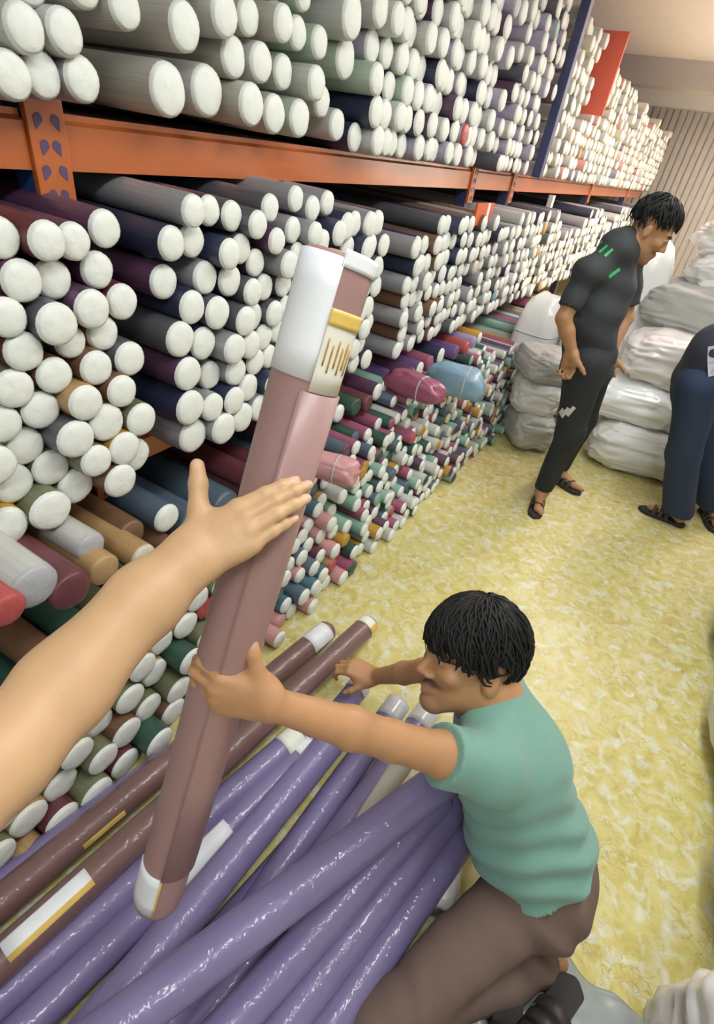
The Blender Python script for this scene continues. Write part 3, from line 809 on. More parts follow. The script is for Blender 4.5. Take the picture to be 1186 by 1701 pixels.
# ================================================================== held mauve roll
R_T, R_B = atd(565, 425, .62), atd(262, 1490, 1.0)
R_AX = nrm(R_B - R_T); R_R = .0455
def frame_of(ax, ref=None):
    ax = nrm(ax); ref = V3(0, 0, 1) if ref is None else np.asarray(ref, float)
    if abs(ax @ ref) > .97: ref = V3(1, 0, 0)
    a = nrm(np.cross(ref, ax)); b = np.cross(ax, a); return a, b
def roll_body(name, p0, p1, r, seg=36, notch=None, ref=None, sag=0.0, ends=.012, rings=14, wave=0.0):
    """fabric wound on a tube: outer flap forms a small step (notch angle) along its length"""
    a, b = frame_of(p1 - p0, ref); L_ = np.linalg.norm(p1 - p0); ax = (p1 - p0) / L_
    ts = [0, ends * .35 / L_, ends / L_] + list(np.linspace(.04, .96, rings)) + [1 - ends / L_, 1 - ends * .35 / L_, 1]
    rs = [.86, .97, 1] + [1] * rings + [1, .97, .86]
    vs = []; fs = []
    for t, q in zip(ts, rs):
        c = p0 + ax * L_ * t + V3(0, 0, -1) * sag * 4 * t * (1 - t)
        for k in range(seg):
            th = 2 * math.pi * k / seg; rr = r * q
            if notch is not None:
                dth = (th - notch) % (2 * math.pi)
                rr *= 1 - .10 * math.exp(-dth * 5.5) + .012 * math.sin(2 * th)
            rr *= 1 + wave * math.sin(9 * t * 6 + 3 * th) * .3
            vs.append(c + (a * math.cos(th) + b * math.sin(th)) * rr)
    n = len(ts)
    for i in range(n - 1):
        for k in range(seg):
            k2 = (k + 1) % seg; fs.append((i * seg + k, i * seg + k2, (i + 1) * seg + k2, (i + 1) * seg + k))
    fs.append(tuple(range(seg - 1, -1, -1))); fs.append(tuple((n - 1) * seg + k for k in range(seg)))
    return mesh_from(name, vs, fs, True)
def wrap_patch(name, p0, p1, r, t0, t1, a0, a1, thick=.0012, ref=None, seg=16):
    """a label wrapped part of the way round a roll between t0..t1 (fractions) and angles a0..a1"""
    a, b = frame_of(p1 - p0, ref); vs = []; fs = []
    for lay, rr in ((0, r + thick * .3), (1, r + thick * 1.6)):
        for i in range(5):
            t = t0 + (t1 - t0) * i / 4; c = p0 + (p1 - p0) * t
            for k in range(seg + 1):
                th = a0 + (a1 - a0) * k / seg; vs.append(c + (a * math.cos(th) + b * math.sin(th)) * rr)
    n = seg + 1; lo = 5 * n
    for i in range(4):
        for k in range(seg):
            q = (i * n + k, i * n + k + 1, (i + 1) * n + k + 1, (i + 1) * n + k)
            fs.append(tuple(lo + x for x in q)); fs.append(q[::-1])
    rim = [k for k in range(n)] + [i * n + seg for i in range(1, 5)] + [4 * n + k for k in range(seg - 1, -1, -1)] + [i * n for i in range(3, 0, -1)]
    for x, y in zip(rim, rim[1:] + rim[:1]): fs.append((x, y, lo + y, lo + x))
    return mesh_from(name, vs, fs, True)
def cam_angle(p0, p1, t, px_off=0.0, ref=None):
    """angle round the roll that faces the viewer"""
    a, b = frame_of(p1 - p0, ref); c = p0 + (p1 - p0) * t; v = CAMP - c
    return math.atan2(v @ b, v @ a)
M_MAUVE = mat('mauve_wrapped_cloth', (0.34, 0.195, 0.185), 0.5, 0.10, 9, bump=0.12, bscale=16, coat=0.22, crough=0.22, stretch=(1, 1, .15), cbump=.2, cscale=18)
M_LABEL = mat('white_paper_label', (0.80, 0.82, 0.86), 0.45, 0.02, 20)
M_GOLD = mat('gold_label_band', (0.72, 0.50, 0.12), 0.4, 0.15, 30)
M_INK = mat('gold_brown_print', (0.42, 0.25, 0.04), 0.5, 0.1)
M_CORE = mat('card_core', (0.45, 0.36, 0.24), 0.8, 0.1)
hr = link('held_fabric_roll', roll_body('held_fabric_roll', R_T, R_B, R_R, 48, None, wave=0.01), M_MAUVE)
tag(hr, 'upright mauve fabric roll with white labels, held between the two men\'s hands', 'fabric roll')
ca = cam_angle(R_T, R_B, .1)
# which angular direction is image-left?
a_, b_ = frame_of(R_B - R_T); leftdir = -RW[:, 0]
sgn = 1.0 if ((-a_ * math.sin(ca) + b_ * math.cos(ca)) @ leftdir) > 0 else -1.0
def hp(name, t0, t1, a0, a1, mt, par=hr, th=.0012):
    lo, hi = sorted((ca + sgn * a0, ca + sgn * a1)); return link(name, wrap_patch(name, R_T, R_B, R_R, t0, t1, lo, hi, th), mt, par)
l1 = hp('paper_label', .004, .125, -.15, 1.9, M_LABEL); l1['label'] = 'large blank white label around the top left side'
l2 = hp('printed_label', .050, .135, -1.35, -.16, mat('cream_label', (0.78, 0.75, 0.66), 0.45, 0.03)); l2['label'] = 'cream label with gold band and print'
hp('gold_band', .050, .066, -1.34, -.17, M_GOLD, l2, .0022)
for j in range(6):          # slanting script strokes
    t = .078 + .006 * (j % 2); aa = -.30 - j * .16
    hp('print_stroke', t, t + .028, aa, aa - .035, M_INK, l2, .0022)
hp('top_rim', -.004, .012, -1.5, -.1, M_LABEL)
l3 = hp('end_label', .90, .985, .05, 1.5, M_LABEL); l3['label'] = 'white label at the lower end'
hp('gold_band', .90, .985, -.03, .05, M_GOLD, l3)
# overlapping free edge of the cloth running down the roll
hp('cloth_flap', .136, .90, -1.9, .05, M_MAUVE, hr, .0030)
link('core_tube', roll_body('core_tube', R_B - R_AX * .03, R_B + R_AX * .004, .017, 20), M_CORE, hr)
link('core_tube', roll_body('core_tube', R_T - R_AX * .004, R_T + R_AX * .03, .017, 20), M_CORE, hr)

# ================================================================== reaching forearm and hand (person just outside the frame)
org = Org(); nails = []
def at_roll(px, py):      # depth of the roll's near face under a pixel row
    best = min((abs(proj(R_T + (R_B - R_T) * s)[1] - py), s) for s in np.linspace(0, 1, 400))
    return proj(R_T + (R_B - R_T) * best[1])[2]
wr = atd(318, 926, .640)
tip = atd(508, 812, at_roll(0, 830) - R_R - .020)
thd = atd(318, 760, .665)
u_ = nrm(tip - wr); v_ = nrm(thd - wr)
FS = np.linalg.norm(tip - wr) / .188
add_hand(org, wr, u_, v_, FS, curl=((2, 8, 8), (3, 10, 8), (5, 12, 10), (8, 14, 12)), spread=(-4, -1, 2, 6), thick=1.13,
         thumb=[(.018, .022, -.004), (.042, .056, .000), (.060, .088, .002), (.072, .112, .004)], nails=nails, flip=False)
fw = np.cross(nrm(u_), nrm(v_ - u_ * (v_ @ u_)))
if fw @ (CAMP - wr) < 0: print('HAND faces away')
elb = atd(-130, 1385, .425)
p_a = atd(245, 995, .610); p_b = atd(110, 1145, .550); p_c = atd(0, 1258, .490)
org.cone(wr - u_ * .0, p_a, .029 * FS, .035, .02)
side = nrm(np.cross(nrm(elb - wr), CAMP - p_b))
org.cone(wr + side * .010, p_a + side * .008, .023, .032, .02); org.cone(wr - side * .010, p_a - side * .008, .023, .032, .02)
org.cone(p_a, p_b, .036, .0425, .02); org.cone(p_b, p_c, .0425, .044, .03); org.cone(p_c, elb, .044, .042, .03)
org.cone(p_a + side * .004, p_b + side * .010, .030, .036, .03)
sho = V3(-.50, -.22, 1.36)
org.cone(elb, elb * .5 + sho * .5, .042, .050, .03); org.cone(elb * .5 + sho * .5, sho, .050, .062, .03)
arm_me = org.mesh('person', .0026)
paint(arm_me, skin_fn((.545, .335, .18), nails))
arm = link('person', arm_me, M_SKIN)
tag(arm, 'bare tan forearm reaching in from the left, hand laid flat on the mauve roll', 'person')
so = Org(); so.cone(elb * .35 + sho * .65, sho, .068, .078, .02).ell(sho, (.085, .085, .085), None, .03)
link('sleeve', so.mesh('sleeve', .01, cut=lambda P: (P - (elb * .42 + sho * .58)) @ nrm(elb - sho)), mat('white_sleeve', (0.6, 0.6, 0.58), 0.8, 0.05), arm)

# ================================================================== crouching man in the green T-shirt
HC = V3(-.045, .858, .707); HF = V3(-.754, -.644, .128); HU = V3(-.188, .399, .898); HS = 1.05
SK2 = (.47, .245, .115)
pelL, pelR = V3(.300, .71, .215), V3(.330, .87, .220)
waist, chest, neckb = V3(.235, .79, .345), V3(.13, .815, .515), V3(.025, .86, .635)
shL, shR = V3(.085, .70, .625), V3(-.005, .985, .585)
elL = atd(650, 1230, .965); wrL = atd(450, 1168, .797)
hnd_s = .60
rc = R_T + (R_B - R_T) * hnd_s
kneeL, ankL = V3(.105, .345, .085), V3(.345, .595, .055)
kneeR, ankR = V3(.13, .86, .40), V3(.13, .90, .09)
wrR = atz(622, 1124, .175); elR = V3(-.16, 1.02, .40)
org = Org(); nails = []
L2, rot2 = head_org(org, HC, HF, HU, HS)
org.cone(L2((0, -.018, -.05)), neckb, .054, .060, .03)
# trunk (under the clothes)
org.cone(neckb, chest, .075, .105, .05); org.cone(chest, waist, .115, .105, .05); org.cone(waist, (pelL + pelR) / 2, .105, .12, .05)
org.cone(shL, chest, .05, .08, .05); org.cone(shR, chest, .05, .08, .05)
org.chain([shL, (shL + elL) / 2 + V3(0, 0, -.004), elL], [.050, .043, .036], .02)
f1 = elL * .62 + wrL * .38
org.chain([elL, f1, wrL], [.036, .036, .0245], .015)
org.chain([shR, (shR + elR) / 2, elR], [.050, .043, .036], .02)
f2 = elR * .62 + wrR * .38
org.chain([elR, f2, wrR], [.036, .035, .025], .015)
# legs and feet
org.chain([pelL, kneeL, ankL], [.075, .050, .034], .03); org.chain([pelR, kneeR, ankR], [.085, .052, .036], .03)
for ank, d in ((ankR, V3(-.95, .2, 0)),):
    d = nrm(d); b0 = ank * V3(1, 1, 0)
    org.cone(ank, b0 + V3(0, 0, .035) - d * .03, .036, .032, .02); org.cone(ank, b0 + d * .13 + V3(0, 0, .024), .034, .022, .03)
    sd = np.cross(V3(0, 0, 1), d)
    for t in range(5):
        o_ = sd * (.034 - t * .017); org.cone(b0 + d * .10 + o_ + V3(0, 0, .02), b0 + d * (.185 - abs(t - 1) * .010) + o_ * 1.15 + V3(0, 0, .013), .016, .010, .008)
dl = nrm((ankL - kneeL) * V3(1, 1, 0)); org.cone(ankL, ankL + dl * .16 + V3(0, 0, -.03), .034, .024, .02); org.cone(ankL, ankL + dl * .02 + V3(0, 0, .015), .034, .03, .02)
# left hand wrapped round the held roll: back of the hand to the viewer, fingers over its left edge
cdir = nrm(CAMP - rc)
upr = -R_AX
lat = nrm(np.cross(upr, cdir))           # image right
hw = wrL
uL = nrm(-lat * 1.0 - cdir * .02 + upr * .02)
add_hand(org, hw, uL, nrm(upr + lat * .2), 0.95, curl=((32, 52, 40), (34, 54, 40), (36, 54, 40), (40, 54, 40)), spread=(3, 1, -2, -5),
         thumb=[(.016, .022, -.006), (.038, .052, -.006), (.052, .078, -.010), (.058, .098, -.014)], nails=nails, flip=True)
# right hand closed over the brown roll
uR = nrm(atz(560, 1098, .185) - wrR)
add_hand(org, wrR, uR, nrm(V3(.1, -1.0, -.1)), .98, curl=((30, 50, 40), (32, 52, 40), (34, 54, 40), (36, 54, 40)), spread=(3, 1, -2, -5), thumb=[(.018, .024, -.010), (.040, .050, -.022), (.060, .066, -.034), (.076, .074, -.046)], nails=nails, flip=False)
man = empty('person', (.28, .72, 0))
inv = Matrix.Translation((-.28, -.72, 0))
def mp(o, par):
    o.parent = par; return o
bme = org.mesh('body', .0048)
paint(bme, skin_fn(SK2, nails, None, head_paint(L2, rot2, HC, HS, 1.0)))
body = link('body', bme, M_SKIN, man); body.matrix_parent_inverse = inv
for nm_fn in (0,):
    before = set(bpy.data.objects)
    face_parts(man, L2, rot2, HS)
    h = link('hair', hair_mesh(L2, rot2, HS, 1.0, 1500, .022, 3, .075), M_HAIR, man)
    for o in set(bpy.data.objects) - before:
        if o.parent == man: o.matrix_parent_inverse = inv
tag(man, 'crouching man in a sage green T-shirt and brown trousers gripping the mauve roll', 'person')
# shirt
M_SHIRT = mat('sage_green_jersey', (.165, .325, .27), 0.85, 0.05, 40, bump=0.1, bscale=300, sheen=0.15)
so = Org()
so.cone(neckb + V3(.015, 0, -.012), chest, .082, .125, .06); so.cone(chest, waist, .130, .128, .06); so.cone(waist, (pelL + pelR) / 2 + V3(.02, 0, .0), .130, .158, .06)
so.cone(shL, chest, .064, .10, .05); so.cone(shR, chest, .064, .10, .05)
so.cone(shL, shR, .062, .062, .05)
seL, seR = shL + (elL - shL) * .52, shR + (elR - shR) * .50
so.cone(shL, shL + (elL - shL) * .62, .064, .060, .03); so.cone(shR, shR + (elR - shR) * .62, .064, .060, .03)
hem_p = V3(.290, .79, .272); hem_n = nrm(V3(.60, -.02, -.80))
nk_c = L2((0, .005, -.075))
def shirt_cut(P):
    c = (P - seL) @ nrm(elL - shL) ; cl = np.where(np.linalg.norm(P - seL, axis=1) < .14, c, -1)
    c2 = (P - seR) @ nrm(elR - shR); cr = np.where(np.linalg.norm(P - seR, axis=1) < .14, c2, -1)
    hm = (P - hem_p) @ hem_n
    nk = .060 - np.linalg.norm(P - nk_c, axis=1)
    return np.maximum(np.maximum(cl, cr), np.maximum(hm, nk))
trunk = nrm(neckb - waist)
def shirt_disp(P):
    t = (P - waist) @ trunk
    low = np.clip(1 - t / .22, 0, 1)
    return .0075 * low * np.sin(t * 85 + 7 * (P[:, 1] - .8) + 3.0 * np.sin(P[:, 0] * 9 + P[:, 1] * 13)) + .0035 * wob(P, 26) + .0025 * np.sin(38 * (P @ nrm(V3(.5, -.3, .8))) + 4 * wob(P, 9))
sh = link('t_shirt', so.mesh('t_shirt', .0055, shirt_disp, shirt_cut), M_SHIRT, man); sh.matrix_parent_inverse = inv
# collar ring
a_, b_ = frame_of(nrm(neckb - nk_c) * 1.0)
ringp = [];
ax_ = nrm(L2((0, -.018, -.05)) - neckb)
ca_, cb_ = frame_of(ax_)
for k in range(25):
    t = 2 * math.pi * k / 24; ringp.append(neckb + ax_ * .030 + (ca_ * math.cos(t) + cb_ * math.sin(t)) * .0665)
cr_ = link('collar', tube_mesh('collar', ringp, .009, 8, False), mat('dark_green_rib', (.11, .26, .21), 0.85, 0.05), man); cr_.matrix_parent_inverse = inv
# trousers
M_TROU = mat('brown_cotton', (.165, .108, .088), 0.85, 0.08, 30, bump=0.1, bscale=260)
to = Org(); hipm = (pelL + pelR) / 2
to.cone(hipm + V3(-.02, 0, .07), hipm + V3(.02, 0, -.02), .100, .112, .05)
to.cone(pelL, kneeL, .090, .062, .05); to.cone(kneeL, ankL, .060, .050, .03); to.cone(ankL, ankL + nrm(ankL - kneeL) * .12, .050, .046, .02)
to.cone(pelR, kneeR, .092, .074, .05); to.cone(kneeR, ankR + V3(0, 0, .03), .080, .062, .03)
to.ell(V3(.368, .785, .185), (.094, .150, .105), None, .05)
def trou_disp(P):
    axl = nrm(kneeL - pelL); tt = (P - pelL) @ axl
    fold = .005 * np.sin(tt * 75 + 4 * wob(P, 14, 3)) * (np.exp(-(tt / .09) ** 2) + .8 * np.exp(-((tt - .36) / .08) ** 2))
    return fold + .005 * wob(P, 30, 1) + .006 * np.sin(60 * (P @ nrm(V3(.55, .75, .35))) + 5 * wob(P, 8)) * np.clip(1 - np.linalg.norm(P - V3(.3, .66, .3), axis=1) / .25, 0, 1)
def trou_cut(P):
    c = (.075 - P[:, 2]); hmm = (P - hem_p - hem_n * -.10) @ -hem_n
    near = (P - ankL) @ nrm(ankL - kneeL) - .13; near2 = np.linalg.norm((P - ankR)[:, :2], axis=1) < .16
    return np.where(near2, c, np.maximum(np.where((P[:, 2] < .13) & (near > -.25), near, -1), .006 - P[:, 2]))
tr = link('trousers', to.mesh('trousers', .0065, trou_disp, trou_cut), M_TROU, man); tr.matrix_parent_inverse = inv
# fly seam and belt shadow

# ================================================================== standing man in black
M_BLK = mat('charcoal_jersey', (.030, .034, .038), 0.8, 0.1, 30)
M_BLKP = mat('black_joggers', (.016, .019, .024), 0.8, 0.1, 30)
def stand_man():
    F1 = nrm(V3(.95, .05, -.42)); U1 = nrm(V3(.42, .05, .9))
    hc = aty(1078, 384, 3.05)
    org = Org(); L, rot = head_org(org, hc, F1, U1, 1.0)
    nb = aty(1030, 412, 3.0); sR = aty(966, 452, 2.86) + V3(.03, 0, .0); sL = aty(1045, 430, 3.2)
    ch = (sR + sL) / 2 + V3(.02, .0, -.12); wa = aty(985, 525, 2.98); hp_ = aty(985, 590, 2.98)
    eR = aty(936, 528, 2.78); wR = aty(950, 585, 2.80); eL = sL + V3(.10, .02, -.27); wL = aty(1012, 590, 3.1)
    org.cone(L((0, -.018, -.05)), nb, .052, .058, .03); org.cone(nb, ch, .07, .10, .05); org.cone(ch, wa, .11, .10, .05); org.cone(wa, hp_, .10, .105, .05)
    org.cone(sR, ch, .05, .08, .05); org.cone(sL, ch, .05, .08, .05)
    org.chain([sR, eR], [.05, .037], .02); org.chain([eR, eR * .6 + wR * .4, wR], [.037, .037, .026], .015)
    org.chain([sL, eL, wL], [.05, .037, .026], .02)
    hR, hL = hp_ + V3(-.01, -.09, -.03), hp_ + V3(.01, .09, -.03)
    fR = np.append(atz(888, 842, .0)[:2], 0); fL = np.append(atz(925, 800, 0)[:2], 0)
    aR, aL = fR + V3(.0, .06, .085), fL + V3(-.02, .0, .085)
    kR = (hR + aR) / 2 + V3(.04, -.01, .02); kL = (hL + aL) / 2 + V3(.04, 0, .02)
    org.chain([hR, kR, aR], [.085, .055, .036], .03); org.chain([hL, kL, aL], [.085, .055, .036], .03)
    feet = []
    for an, d in ((aR, nrm(V3(.15, -1, 0))), (aL, nrm(V3(.9, -.35, 0)))):
        b0 = an * V3(1, 1, 0)
        org.cone(an, b0 - d * .03 + V3(0, 0, .05), .036, .032, .02); org.cone(an, b0 + d * .14 + V3(0, 0, .038), .034, .020, .03)
        org.cone(b0 + d * .1 + V3(.02, .01, .035), b0 + d * .17 + V3(.025, .01, .032), .02, .014, .015)
        feet.append((b0, d))
    nl = []
    add_hand(org, wR, nrm(V3(.18, 0, -1)), nrm(V3(.9, -.3, .1)), .98, curl=((45, 60, 40), (48, 62, 40), (50, 62, 40), (52, 62, 40)), nails=nl, flip=True)
    add_hand(org, wL, nrm(V3(.3, 0, -1)), nrm(V3(.9, -.2, .1)), .98, curl=((45, 60, 40), (48, 62, 40), (50, 62, 40), (52, 62, 40)), nails=nl, flip=False)
    base = (float(fR[0]), float(fR[1]), 0); man = empty('person', base); inv = Matrix.Translation((-base[0], -base[1], 0))
    def add(nm, me, mt, lab=None):
        o = link(nm, me, mt, man); o.matrix_parent_inverse = inv
        if lab: o['label'] = lab
        return o
    me = org.mesh('body', .008); paint(me, skin_fn((.42, .215, .105), nl, None, head_paint(L, rot, hc, 1, 1.0))); add('body', me, M_SKIN)
    before = set(bpy.data.objects); face_parts(man, L, rot, 1.0)
    link('hair', hair_mesh(L, rot, 1.0, .2, 700, .016, 8, .05), M_HAIR, man)
    for o in set(bpy.data.objects) - before:
        if o.parent == man: o.matrix_parent_inverse = inv
    so = Org(); so.cone(nb * .62 + L((0, -.018, -.05)) * .38, nb, .064, .08, .03); so.cone(nb, ch, .082, .125, .06); so.cone(ch, wa, .132, .128, .06); so.cone(wa, hp_ + V3(0, 0, -.10), .128, .132, .06)
    so.cone(sR, ch, .056, .1, .06); so.cone(sL, ch, .056, .1, .06); so.cone(sR, sL, .055, .055, .06); so.cone(sR, nb, .052, .06, .05)
    so.cone(sR, sR + (eR - sR) * .9, .055, .058, .03); so.cone(sL, sL + (eL - sL) * .85, .066, .066, .03)
    def cutf(P):
        q1 = sR + (eR - sR) * .78; q2 = sL + (eL - sL) * .78
        c1 = np.where(np.linalg.norm(P - q1, axis=1) < .085, (P - q1) @ nrm(eR - sR), -1); c2 = np.where(np.linalg.norm(P - q2, axis=1) < .085, (P - q2) @ nrm(eL - sL), -1)
        return np.maximum(np.maximum(c1, c2), np.maximum((hp_[2] - .12) - P[:, 2], .058 - np.linalg.norm(P - L((0, .015, -.06)), axis=1)))
    add('t_shirt', so.mesh('t_shirt', .009, lambda P: .006 * wob(P, 20) + .004 * np.sin(50 * P[:, 2] + 12 * P[:, 0]), cutf), M_BLK)
    to = Org(); to.cone(hp_, hp_ + V3(0, 0, -.06), .115, .12, .05)
    to.cone(hR, kR, .105, .075, .05); to.cone(kR, aR + V3(0, 0, .02), .075, .055, .03); to.cone(hL, kL, .105, .075, .05); to.cone(kL, aL + V3(0, 0, .02), .075, .055, .03)
    add('trousers', to.mesh('trousers', .009, lambda P: .004 * wob(P, 24), lambda P: .105 - P[:, 2]), M_BLKP)
    # green marks on the shoulder and chest, pale print on the thigh
    M_GR = mat('green_print', (.03, .42, .12), .6); M_PR = mat('pale_print', (.55, .55, .52), .7)
    def on_surface(px, py, o_, back=.004):
        return None
    return man, add, dict(sR=sR, sL=sL, nb=nb, ch=ch, kR=kR, hR=hR, feet=feet, M_GR=M_GR, M_PR=M_PR)
man1, add1, J1 = stand_man()
tag(man1, 'standing man in a black T-shirt and black joggers looking down beside the shelves', 'person')
bpy.context.view_layer.update()
def hit(objs, px, py):
    """the point of a mesh under a ray of the photograph and the normal there (to lay a flat print on the cloth)"""
    best = None; r = ray(px, py)
    for o in objs:
        mi_ = o.matrix_world.inverted(); a = mi_ @ Vector(CAMP); d = (mi_.to_3x3() @ Vector(r)).normalized()
        ok, loc, nn, _ = o.ray_cast(a, d)
        if ok:
            l = o.matrix_world @ loc; n_ = (o.matrix_world.to_3x3() @ nn).normalized()
            if best is None or (l - Vector(CAMP)).length < (best[0] - Vector(CAMP)).length: best = (l, n_)
    return best
def print_strip(name, objs, pts, wid, mt, adder):
    P = [hit(objs, *p) for p in pts]
    P = [p for p in P if p]
    if len(P) < 2: return None
    vs = []; fs = []
    for i, (l, n_) in enumerate(P):
        t = (P[min(i + 1, len(P) - 1)][0] - P[max(i - 1, 0)][0]).normalized(); s_ = t.cross(n_).normalized()
        vs += [l + n_ * .003 + s_ * wid, l + n_ * .003 - s_ * wid, l - n_ * .002 - s_ * wid, l - n_ * .002 + s_ * wid]
    for i in range(len(P) - 1):
        for k in range(4):
            k2 = (k + 1) % 4; fs.append((i * 4 + k, i * 4 + k2, i * 4 + 4 + k2, i * 4 + 4 + k))
    fs += [(0, 1, 2, 3), tuple(4 * (len(P) - 1) + k for k in (3, 2, 1, 0))]
    return adder(name, mesh_from(name, vs, fs), mt)
def add0(nm, me, mt):
    o = link(nm, me, mt, man); o.matrix_parent_inverse = inv; return o
print_strip('pocket_slit', [tr], [(806, 1448), (817, 1440), (829, 1433)], .006, mat('dark_stitch', (.03, .02, .018), .9), add0)
cloth1 = [o for o in man1.children if o.name.split('.')[0] in ('t_shirt', 'trousers')]
for k in range(3):
    o = print_strip('shoulder_stripe', cloth1, [(986 + k * 9 + t * 14, 414 + k * 6 - t * 12) for t in (0, .33, .66, 1)], .006, J1['M_GR'], add1)
    if o: o['label'] = 'bright green stripe printed on the shoulder'
o = print_strip('chest_print', cloth1, [(1011 + t * 18, 460 - t * 13) for t in (0, .33, .66, 1)], .008, J1['M_GR'], add1)
for k in range(3):
    o = print_strip('thigh_print', cloth1, [(924 + k * 9 + t * 12, 694 - t * 14 - k * 2) for t in (0, .5, 1)], .010, J1['M_PR'], add1)
# sandals
M_SAND = mat('dark_brown_leather', (.045, .034, .030), .5, .2, 25); M_SOLE = mat('sole_rubber', (.03, .026, .025), .8)
def sandal_parts(parent, b0, d, adder, s=1.0, straps=True):
    d = nrm(d); sd = np.cross(V3(0, 0, 1), d); out = []
    prof = [(-.075, .026), (-.06, .033), (-.02, .032), (.03, .033), (.09, .043), (.14, .044), (.18, .036), (.20, .018)]
    px_ = [q[0] for q in prof]; pw_ = [q[1] for q in prof]
    tt = np.linspace(0, 1, 26); xs_ = -.078 + .28 * (.5 - .5 * np.cos(tt * math.pi))
    prof = [(float(x), float(np.interp(x, px_, pw_)) * math.sqrt(max(.02, min(1, (x + .0785) / .02, (.2025 - x) / .03)))) for x in xs_]
    vs = []; fs = []
    ring = [(x, w_) for x, w_ in prof] + [(x, -w_) for x, w_ in reversed(prof)]
    for z in (.002, .022):
        for x, w_ in ring: vs.append(b0 + (d * x + sd * w_) * s + V3(0, 0, z))
    n = len(ring); fs = [tuple(range(n - 1, -1, -1)), tuple(range(n, 2 * n))] + [(k, (k + 1) % n, n + (k + 1) % n, n + k) for k in range(n)]
    adder('sandal_sole', mesh_from('sandal_sole', vs, fs), M_SOLE)
    if straps:
        for x0, hgt in ((.04, .070), (.075, .062), (.11, .052)):
            pts = [b0 + (d * x0 + sd * .042 * math.cos(a)) * s + V3(0, 0, .02 + hgt * max(0, math.sin(a)) * .9) for a in np.linspace(0, math.pi, 17)]
            vs = []; fs = []
            for p in pts:
                for dx, dz in ((-.013, 0), (.013, 0), (.013, .004), (-.013, .004)): vs.append(p + d * dx * s + V3(0, 0, dz))
            for i in range(16):
                for k in range(4):
                    k2 = (k + 1) % 4; fs.append((i * 4 + k, i * 4 + k2, i * 4 + 4 + k2, i * 4 + 4 + k))
            adder('sandal_strap', mesh_from('sandal_strap', vs, fs, True), M_SAND)
for (b0, d) in J1['feet']: sandal_parts(man1, b0, d, add1, 1.0)

# ================================================================== man bending at the right edge
def bend_man():
    org = Org()
    fA, fB = np.append(atz(1108, 868, 0)[:2], 0), np.append(atz(1165, 862, 0)[:2], 0)
    hp_ = V3(.36, 3.32, .86)
    hA, hB = hp_ + V3(.0, -.09, -.02), hp_ + V3(.02, .09, -.02)
    aA, aB = fA + V3(.02, .02, .085), fB + V3(.02, .05, .085)
    kA, kB = (hA + aA) / 2 + V3(-.02, -.02, 0), (hB + aB) / 2 + V3(.0, 0, 0)
    wa = hp_ + V3(.02, .0, .16); ch = V3(.55, 3.36, 1.14); nb = V3(.72, 3.38, 1.16)
    sA, sB = V3(.64, 3.18, 1.10), V3(.66, 3.56, 1.12)
    hc = V3(.86, 3.38, 1.13)
    L, rot = head_org(org, hc, nrm(V3(.75, 0, -.65)), nrm(V3(.65, 0, .75)), 1.0)
    org.cone(L((0, -.018, -.05)), nb, .052, .06, .03)
    org.chain([nb, ch, wa, hp_], [.075, .11, .105, .11], .05); org.cone(sA, ch, .05, .08, .05); org.cone(sB, ch, .05, .08, .05)
    org.chain([hA, kA, aA], [.085, .055, .036], .03); org.chain([hB, kB, aB], [.085, .055, .036], .03)
    feet = []
    for an, d in ((aA, nrm(V3(-.95, .1, 0))), (aB, nrm(V3(.3, -.9, 0)))):
        b0 = an * V3(1, 1, 0)
        org.cone(an, b0 - d * .03 + V3(0, 0, .05), .036, .032, .02); org.cone(an, b0 + d * .14 + V3(0, 0, .038), .034, .020, .03); feet.append((b0, d))
    nl = []
    for s_, o_ in ((sA, -.03), (sB, .03)):
        e = s_ + V3(.12, o_, -.25); w_ = e + V3(.14, -o_, -.20)
        org.chain([s_, e, w_], [.05, .037, .026], .02)
        add_hand(org, w_, nrm(w_ - e), nrm(V3(.1, -o_ * 20, .7)), .98, curl=((25, 35, 25),) * 4, nails=nl, flip=o_ < 0)
    base = (float(fA[0]), float(fA[1]), 0); mn = empty('person', base); inv = Matrix.Translation((-base[0], -base[1], 0))
    def add(nm, me, mt):
        o = link(nm, me, mt, mn); o.matrix_parent_inverse = inv; return o
    me = org.mesh('body', .009); paint(me, skin_fn((.40, .205, .10), nl, None, head_paint(L, rot, hc, 1, 1))); add('body', me, M_SKIN)
    add('hair', hair_mesh(L, rot, 1.0, .2, 400, .016, 4, .05), M_HAIR)
    so = Org(); so.chain([nb + V3(-.03, 0, 0), ch, wa, hp_ + V3(0, 0, .0)], [.08, .135, .135, .14], .06); so.cone(sA, ch, .066, .1, .05); so.cone(sB, ch, .066, .1, .05)
    for s_, o_ in ((sA, -.03), (sB, .03)):
        e = s_ + V3(.12, o_, -.25); so.cone(s_, e, .066, .056, .03); so.cone(e, e + V3(.11, -o_, -.16), .055, .045, .03)
    add('jacket', so.mesh('jacket', .01, lambda P: .007 * wob(P, 20), lambda P: np.maximum((hp_[2] - .07) - P[:, 2] - (P[:, 0] - .5).clip(0) * 5, .06 - np.linalg.norm(P - L((0, 0, -.07)), axis=1))), mat('navy_jacket', (.028, .033, .048), .8, .1, 30))
    to = Org(); to.cone(hp_, hp_ + V3(0, 0, -.05), .125, .125, .05)
    for h_, k_, a__ in ((hA, kA, aA), (hB, kB, aB)): to.cone(h_, k_, .108, .088, .05); to.cone(k_, a__ + V3(0, 0, .0), .088, .085, .03)
    add('trousers', to.mesh('trousers', .01, lambda P: .005 * wob(P, 22), lambda P: .075 - P[:, 2]), mat('dark_blue_denim', (.020, .036, .078), .85, .15, 60))
    for (b0, d) in feet: sandal_parts(mn, b0, d, add)
    return mn, add
man2, add2 = bend_man()
